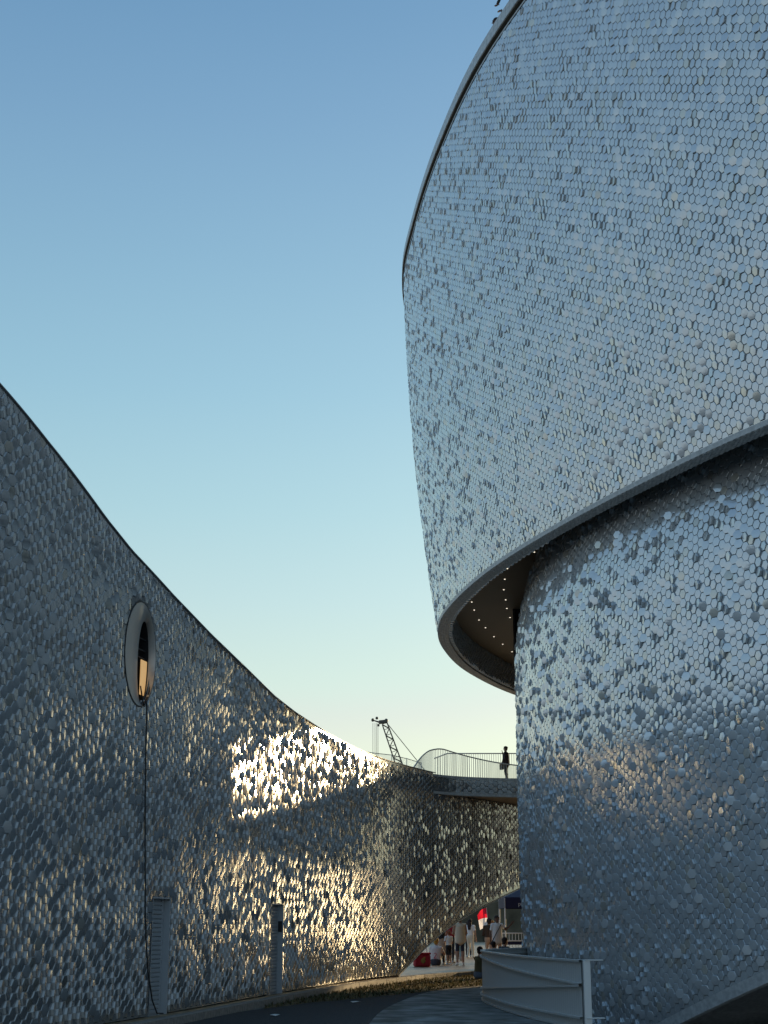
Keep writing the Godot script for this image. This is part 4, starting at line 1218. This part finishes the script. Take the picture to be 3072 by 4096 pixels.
func crowd() -> void:
	var back := 0.0        # looking away from the camera
	var sit := {"hip": Vector3(0, 0.13, 0.0), "chest": Vector3(0, 0.52, -0.05), "head": Vector3(0, 0.84, -0.1), "knee_l": Vector3(-0.17, 0.46, -0.38), "knee_r": Vector3(0.17, 0.46, -0.38), "ankle_l": Vector3(-0.14, 0.09, -0.62), "ankle_r": Vector3(0.14, 0.09, -0.62), "elbow_l": Vector3(-0.27, 0.4, -0.2), "elbow_r": Vector3(0.27, 0.4, -0.2), "hand_l": Vector3(-0.13, 0.42, -0.42), "hand_r": Vector3(0.13, 0.42, -0.42)}
	var held := {"elbow_l": Vector3(-0.25, 1.12, -0.04), "hand_l": Vector3(-0.12, 1.08, -0.26), "elbow_r": Vector3(0.25, 1.12, -0.04), "hand_r": Vector3(0.12, 1.12, -0.26)}
	var step := {"knee_l": Vector3(-0.1, 0.5, -0.1), "ankle_l": Vector3(-0.1, 0.1, 0.1), "knee_r": Vector3(0.1, 0.5, -0.02), "ankle_r": Vector3(0.11, 0.09, -0.05)}
	var s1 := person("person in a white shirt with a red number sitting beside the red bag", W(2.0, 60.6, 0.15), back - 0.3, 1.85, {"top": Color(0.72, 0.62, 0.58), "low": Color(0.05, 0.05, 0.07), "hair": Color(0.5, 0.27, 0.05), "wide": 1.25}, sit, "people on the quay")
	var num := TextMesh.new()
	num.text = "2"; num.font_size = 20; num.pixel_size = 0.013; num.depth = 0.01; num.curve_step = 1.0; num.material = mats.red_cloth
	var fo := SystemFont.new(); fo.font_names = PackedStringArray(["Droid Sans"]); num.font = fo
	inst("shirt_number", num, Transform3D(Basis(Vector3.RIGHT, -0.12), Vector3(0.04, 0.34, 0.172)), s1)
	person("person in a black top and long beige skirt standing left of the child", W(2.38, 64.5, 0.15), 0.4, 1.62, {"top": Color(0.02, 0.02, 0.025), "low": Color(0.45, 0.31, 0.22), "hair": Color(0.7, 0.66, 0.6), "skirt": 1}, held, "people on the quay")
	person("child in a white T-shirt and black shorts with arms held in front", W(2.56, 61.8, 0.15), 0.5, 1.28, {"top": Color(0.75, 0.74, 0.72), "low": Color(0.015, 0.015, 0.018), "hair": Color(0.25, 0.09, 0.04), "shorts": 1, "shoe": Color(0.6, 0.58, 0.55), "mop": 1}, held, "people on the quay")
	person("person in a loose cream sleeveless top and dark shorts seen from behind", W(2.95, 60.6, 0.15), back + 0.15, 1.86, {"top": Color(0.72, 0.62, 0.46), "low": Color(0.025, 0.035, 0.055), "shorts": 1, "vest": 1, "loose": 1, "hair": Color(0.1, 0.06, 0.03), "shoe": Color(0.75, 0.72, 0.65), "fat": 1.08}, held, "people on the quay")
	person("person in a dark red shirt standing behind the cream top", W(2.75, 64.2, 0.15), -0.6, 1.78, {"top": Color(0.28, 0.015, 0.025), "low": Color(0.03, 0.03, 0.035)}, held, "people on the quay")
	person("person in navy standing left of the long-haired woman", W(4.12, 76, 0.15), -0.3, 1.68, {"top": Color(0.015, 0.016, 0.03), "low": Color(0.02, 0.02, 0.03)}, held, "people on the quay")
	person("person with long dark hair in a white top and pale wide trousers", W(4.12, 74.5, 0.15), back - 0.4, 1.78, {"top": Color(0.75, 0.74, 0.74), "low": Color(0.68, 0.6, 0.48), "locks": 1, "fat": 1.15}, step, "people on the quay")
	person("person crouching low in a pale blue top between the standing people", W(3.42, 69, 0.15), 1.2, 1.6, {"top": Color(0.3, 0.5, 0.55), "low": Color(0.5, 0.45, 0.4), "hair": Color(0.4, 0.4, 0.32)}, sit, "people on the quay")
	person("person in an olive shirt and jeans sitting against the steel guard", W(2.98, 49.6, 0.012), -1.0, 1.78, {"top": Color(0.09, 0.075, 0.035), "low": Color(0.12, 0.16, 0.22)}, sit, "people on the quay")
	person("person in a brown jacket and beige trousers with his back turned", W(4.25, 63, 0.15), back + 0.1, 1.76, {"top": Color(0.055, 0.035, 0.02), "low": Color(0.42, 0.29, 0.2), "long": 1, "wide": 1.15}, held, "people on the quay")
	person("fair-haired person in beige half hidden behind the brown jacket", W(4.62, 66.5, 0.15), -0.5, 1.7, {"top": Color(0.5, 0.38, 0.24), "low": Color(0.5, 0.42, 0.32), "hair": Color(0.35, 0.2, 0.08)}, held, "people on the quay")
	person("person in a white shirt with a dark shoulder strap facing the camera", W(4.5, 62, 0.15), PI + 0.2, 1.86, {"top": Color(0.76, 0.75, 0.75), "low": Color(0.5, 0.32, 0.22), "loose": 1, "skin": Color(0.16, 0.09, 0.06)}, {"elbow_l": Vector3(-0.34, 1.25, 0.0), "hand_l": Vector3(-0.52, 1.44, -0.08)}, "people on the quay")
	person("dark-haired person sitting low beyond the guard below the brown jacket", W(3.97, 56.3, 0.15), 0.3, 1.7, {"top": Color(0.1, 0.08, 0.06), "low": Color(0.05, 0.05, 0.06)}, sit, "people on the quay")
	person("person in black sitting low beyond the guard beside the tent leg", W(4.36, 57.2, 0.15), -0.9, 1.95, {"top": Color(0.02, 0.02, 0.024), "low": Color(0.45, 0.4, 0.33)}, sit, "people on the quay")
	var strap := MB.new()
	strap.tube([W(4.64, 61.74, 1.68), W(4.46, 61.76, 1.35), W(4.28, 61.8, 1.02)], [0.02, 0.02, 0.02], 6)
	tag(put("shoulder_strap", strap, mats.black), "dark bag strap slung across the white shirt", "strap")
	# on the bridge
	person("person in dark shirt and black trousers alone on the bridge, hand at the chin", W(4.22, 52.3, DECK + 0.0), 1.25, 1.2, {"top": Color(0.035, 0.022, 0.02), "low": Color(0.012, 0.012, 0.014), "long": 1, "loose": 1, "wide": 1.1, "shoe": Color(0.7, 0.68, 0.62), "mop": 1, "hair": Color(0.02, 0.012, 0.01)}, {"elbow_r": Vector3(0.2, 1.12, -0.16), "hand_r": Vector3(0.06, 1.42, -0.18), "elbow_l": Vector3(-0.24, 1.14, 0.02), "hand_l": Vector3(-0.22, 0.92, -0.16), "head": Vector3(0, 1.64, -0.02)})
	var bg := MB.new()
	bg.box(Transform3D(Basis(Vector3.UP, 0.5), W(4.06, 52.25, DECK + 0.5)), Vector3(0.1, 0.2, 0.16), 0.02)
	bg.tube([W(4.06, 52.25, DECK + 0.58), W(4.1, 52.27, DECK + 0.74), W(4.14, 52.28, DECK + 0.86)], [0.012, 0.012, 0.012], 5)
	tag(put("shoulder_bag", bg, mats.gap), "dark shoulder bag hanging at the hip of the person on the bridge", "bag")
	# on the roof terrace behind the parapet
	var lean := {"head": Vector3(0, 1.58, -0.52), "chest": Vector3(0, 1.28, -0.25), "elbow_l": Vector3(-0.3, 1.1, -0.2), "hand_l": Vector3(-0.12, 1.12, -0.46), "elbow_r": Vector3(0.3, 1.1, -0.25), "hand_r": Vector3(0.12, 1.12, -0.46)}
	var r1 := person("dark-haired person with sunglasses looking over the high parapet", W(3.33, 33.6, HT - 0.5), 1.35, 1.6, {"top": Color(0.02, 0.02, 0.025), "low": Color(0.03, 0.03, 0.04), "skin": Color(0.13, 0.07, 0.045)}, lean, "people at the roof parapet")
	var sg := MB.new(); sg.box(Transform3D(Basis.IDENTITY, Vector3(0, 1.596, -0.602)), Vector3(0.14, 0.035, 0.02), 0.006)
	put("sunglasses", sg, mats.black, r1)
	person("person in a teal sleeve at the high parapet, cut off by the picture's top", W(3.42, 32.5, HT - 0.5), 1.2, 1.9, {"top": Color(0.008, 0.05, 0.055), "low": Color(0.03, 0.03, 0.04), "long": 1, "skin": Color(0.13, 0.07, 0.045)}, {"head": Vector3(0, 1.6, -0.36), "chest": Vector3(0, 1.3, -0.2), "elbow_l": Vector3(-0.36, 1.16, -0.36), "hand_l": Vector3(-0.2, 1.12, -0.5), "elbow_r": Vector3(0.36, 1.16, -0.36), "hand_r": Vector3(0.2, 1.12, -0.5)}, "people at the roof parapet")
	person("person farther along the parapet of whom only the dark crown shows", W(3.12, 34.95, HT - 0.5), 1.3, 1.63, {"top": Color(0.02, 0.02, 0.025), "low": Color(0.03, 0.03, 0.04)}, lean, "people at the roof parapet")

# ------------------------------------------------------------------ sky
func sky_image() -> ImageTexture:
	var w := 768; var h := 384
	var el := PackedVector2Array()
	# two columns of air, towards the sun and away from it
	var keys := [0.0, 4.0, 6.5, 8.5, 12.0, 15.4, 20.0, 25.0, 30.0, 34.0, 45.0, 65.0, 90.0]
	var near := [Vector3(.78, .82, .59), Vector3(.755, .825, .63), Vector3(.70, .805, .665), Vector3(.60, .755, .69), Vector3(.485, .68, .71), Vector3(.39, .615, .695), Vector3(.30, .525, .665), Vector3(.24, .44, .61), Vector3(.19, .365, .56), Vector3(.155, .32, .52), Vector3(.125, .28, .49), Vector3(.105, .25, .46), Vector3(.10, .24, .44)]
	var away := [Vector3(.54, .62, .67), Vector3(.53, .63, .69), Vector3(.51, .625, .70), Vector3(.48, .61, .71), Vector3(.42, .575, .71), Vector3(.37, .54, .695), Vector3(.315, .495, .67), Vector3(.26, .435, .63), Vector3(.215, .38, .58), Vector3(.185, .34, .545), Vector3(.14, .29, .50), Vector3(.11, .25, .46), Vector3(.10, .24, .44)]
	var sun := sun_dir()
	var data := PackedFloat32Array(); data.resize(w * h * 4)
	for y in h:
		var e := 90.0 - (y + 0.5) / h * 180.0
		var c := Vector3.ZERO; var c2 := Vector3.ZERO
		var q := clampf(e, 0.0, 89.99)
		for i in keys.size() - 1:
			if q >= keys[i] and q < keys[i + 1]:
				var t: float = (q - keys[i]) / (keys[i + 1] - keys[i])
				c = near[i].lerp(near[i + 1], t); c2 = away[i].lerp(away[i + 1], t)
		for x in w:
			var az := (x + 0.5) / w * TAU
			var d := Vector3(sin(az) * cos(deg_to_rad(e)), sin(deg_to_rad(e)), -cos(az) * cos(deg_to_rad(e)))
			var g := rad_to_deg(acos(clampf(d.dot(sun), -1, 1)))
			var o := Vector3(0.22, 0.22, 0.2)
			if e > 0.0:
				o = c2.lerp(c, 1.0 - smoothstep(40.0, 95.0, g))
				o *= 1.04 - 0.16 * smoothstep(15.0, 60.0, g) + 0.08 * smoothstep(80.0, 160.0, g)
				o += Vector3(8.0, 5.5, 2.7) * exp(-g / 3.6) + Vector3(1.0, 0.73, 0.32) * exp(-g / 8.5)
			var at := (y * w + x) * 4
			data[at] = o.x; data[at + 1] = o.y; data[at + 2] = o.z; data[at + 3] = 1.0
	var im := Image.create_from_data(w, h, false, Image.FORMAT_RGBAF, data.to_byte_array())
	return ImageTexture.create_from_image(im)

const SUN_AZ := 26.4
const SUN_EL := 7.0
func sun_dir() -> Vector3:
	var a := deg_to_rad(SUN_AZ); var e := deg_to_rad(SUN_EL)
	return Vector3(sin(a) * cos(e), sin(e), -cos(a) * cos(e))

func _ready() -> void:
	rng.seed = 20240711
	cam = Camera3D.new(); cam.name = "camera"
	cam.fov = rad_to_deg(2.0 * atan(512.0 / 1500.0)); cam.near = 0.1; cam.far = 2500.0
	cam.position = EYE; cam.rotation_degrees = Vector3(PITCH, 0, 0)
	add_child(cam); cam.current = true
	var we := WorldEnvironment.new(); we.name = "world"
	var env := Environment.new()
	env.background_mode = Environment.BG_SKY
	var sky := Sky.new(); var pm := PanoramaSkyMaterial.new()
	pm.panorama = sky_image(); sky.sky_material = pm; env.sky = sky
	env.tonemap_mode = Environment.TONE_MAPPER_LINEAR; env.tonemap_exposure = 1.1
	env.sdfgi_enabled = true; env.ssao_enabled = true; env.ssil_enabled = true
	we.environment = env; add_child(we)
	var sun := DirectionalLight3D.new(); sun.name = "sun"
	sun.light_color = Color(1.0, 0.86, 0.64); sun.light_energy = 1.6; sun.light_angular_distance = 0.8; sun.shadow_enabled = true
	add_child(sun)
	sun.look_at_from_position(Vector3.ZERO, -sun_dir(), Vector3.UP)
	materials()
	build_terminal()
	build_left()
	build_ground()
	build_guard()
	build_quay()
	build_crane()
	build_cable()
	crowd()

func materials() -> void:
	var glaze_n := noise_tex(0.012, 7, true, 3.0, Color.WHITE, Color.WHITE, 256)
	var setup := func(m: StandardMaterial3D) -> void:
		m.roughness = 0.15; m.metallic = 0.45; m.metallic_specular = 0.7
		m.normal_enabled = true; m.normal_texture = glaze_n; m.normal_scale = 0.35
		m.uv1_triplanar = true; m.uv1_world_triplanar = true; m.uv1_scale = Vector3.ONE * 3.1
	var gz := mat("glaze", Color.WHITE, 0.16)
	gz.vertex_color_use_as_albedo = true
	setup.call(gz)
	var gd := mat("glaze_silver", Color.WHITE, 0.17)
	gd.vertex_color_use_as_albedo = true
	setup.call(gd)
	gd.metallic = 0.65; gd.roughness = 0.16
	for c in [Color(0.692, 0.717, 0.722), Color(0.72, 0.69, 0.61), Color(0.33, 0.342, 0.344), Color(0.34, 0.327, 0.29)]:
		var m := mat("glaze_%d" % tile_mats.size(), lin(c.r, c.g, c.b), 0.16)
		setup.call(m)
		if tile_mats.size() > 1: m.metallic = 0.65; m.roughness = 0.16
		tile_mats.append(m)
	tile_mesh = make_tile(RAD * 0.95, gz, gz)
	tile_mesh_silver = make_tile(RAD * 0.95, gd, mat("bisque", lin(0.66, 0.66, 0.64), 0.5))  # pale tile sides painted to read as bright slivers of reflected sky
	var fine := noise_tex(0.02, 3, false, 4.0, Color(0.72, 0.72, 0.72), Color(1, 1, 1), 512)
	var grain := noise_tex(0.09, 11, true, 5.0, Color.WHITE, Color.WHITE, 512)
	var stain := noise_tex(0.008, 5, false, 4.0, Color(0.5, 0.48, 0.44), Color(1, 1, 1), 512)
	mat("backing", lin(0.10, 0.10, 0.10), 0.9)
	world_mat("coping", lin(0.82, 0.82, 0.77), 0.4, 0.7, fine)
	mat("edge", lin(0.28, 0.28, 0.27), 0.5)
	world_mat("trim", lin(0.74, 0.74, 0.71), 0.5, 0.7, fine)
	mat("door", lin(0.36, 0.38, 0.39), 0.5)
	mat("funnel", lin(0.5, 0.47, 0.42), 0.28, 0.2)
	var lp := mat("painted_glow", lin(0.75, 0.6, 0.38), 0.6); lp.emission_enabled = true; lp.emission = Color(0.72, 0.55, 0.32); lp.emission_energy_multiplier = 0.9  # light on the cream panel painted as emission, not a lamp
	mat("black", lin(0.012, 0.012, 0.012), 0.5)
	mat("dark_metal", lin(0.04, 0.04, 0.04), 0.5)
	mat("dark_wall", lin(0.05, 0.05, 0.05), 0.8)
	mat("soffit_cream", lin(0.55, 0.48, 0.4), 0.7)
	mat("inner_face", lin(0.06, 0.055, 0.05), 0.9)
	mat("gap", lin(0.16, 0.135, 0.1), 0.8)
	mat("ceiling", lin(0.16, 0.125, 0.08), 0.6)
	mat("rail", lin(0.62, 0.61, 0.56), 0.4, 0.15)
	var gl := mat("glass", Color(0.8, 0.9, 0.85, 0.12), 0.03); gl.transparency = BaseMaterial3D.TRANSPARENCY_ALPHA
	mat("dark_glass", lin(0.012, 0.014, 0.016), 0.08)
	var la := mat("lamp", Color.WHITE, 0.5); la.emission_enabled = true; la.emission = Color(1, 0.95, 0.85); la.emission_energy_multiplier = 1.6
	world_mat("concrete", lin(0.30, 0.28, 0.25), 0.85, 0.3, stain, grain, 0.6)
	world_mat("pave", lin(0.50, 0.33, 0.17), 0.4, 0.35, stain, grain, 0.5)
	world_mat("asphalt", lin(0.055, 0.055, 0.055), 0.8, 0.8, fine, grain, 1.0)
	world_mat("path", lin(0.36, 0.36, 0.34), 0.8, 0.25, stain, grain, 0.5)
	world_mat("soil", lin(0.24, 0.175, 0.08), 0.95, 0.9, stain, grain, 1.5)
	world_mat("kerb", lin(0.32, 0.29, 0.25), 0.8, 0.9, fine, grain, 0.6)
	world_mat("stone", lin(0.20, 0.17, 0.11), 0.9, 0.06, stain)
	world_mat("parapet", lin(0.4, 0.37, 0.32), 0.85, 0.1, stain)
	mat("guard", lin(0.62, 0.62, 0.59), 0.4, 0.1)
	mat("crane", lin(0.10, 0.085, 0.06), 0.6)
	mat("navy", lin(0.006, 0.008, 0.045), 0.7)
	mat("white_metal", lin(0.75, 0.75, 0.73), 0.4)
	mat("letter", lin(0.7, 0.7, 0.7), 0.6)
	mat("paper", lin(0.75, 0.74, 0.7), 0.8)
	var fr := mat("flag_red", lin(0.6, 0.02, 0.05), 0.8); fr.backlight_enabled = true; fr.backlight = Color(0.9, 0.15, 0.25)
	var fw := mat("flag_white", lin(0.8, 0.8, 0.8), 0.8); fw.backlight_enabled = true; fw.backlight = Color(0.9, 0.9, 0.95)
	mat("red_cloth", lin(0.45, 0.015, 0.025), 0.7)
	mat("white_cloth", lin(0.75, 0.72, 0.68), 0.8)
	mat("ochre", lin(0.35, 0.2, 0.04), 0.8)
	var cl := mat("cloth", Color.WHITE, 0.85); cl.vertex_color_use_as_albedo = true
	var lf := mat("leaf", Color.WHITE, 0.9); lf.vertex_color_use_as_albedo = true
	lf.backlight_enabled = true; lf.backlight = Color(0.3, 0.25, 0.1)
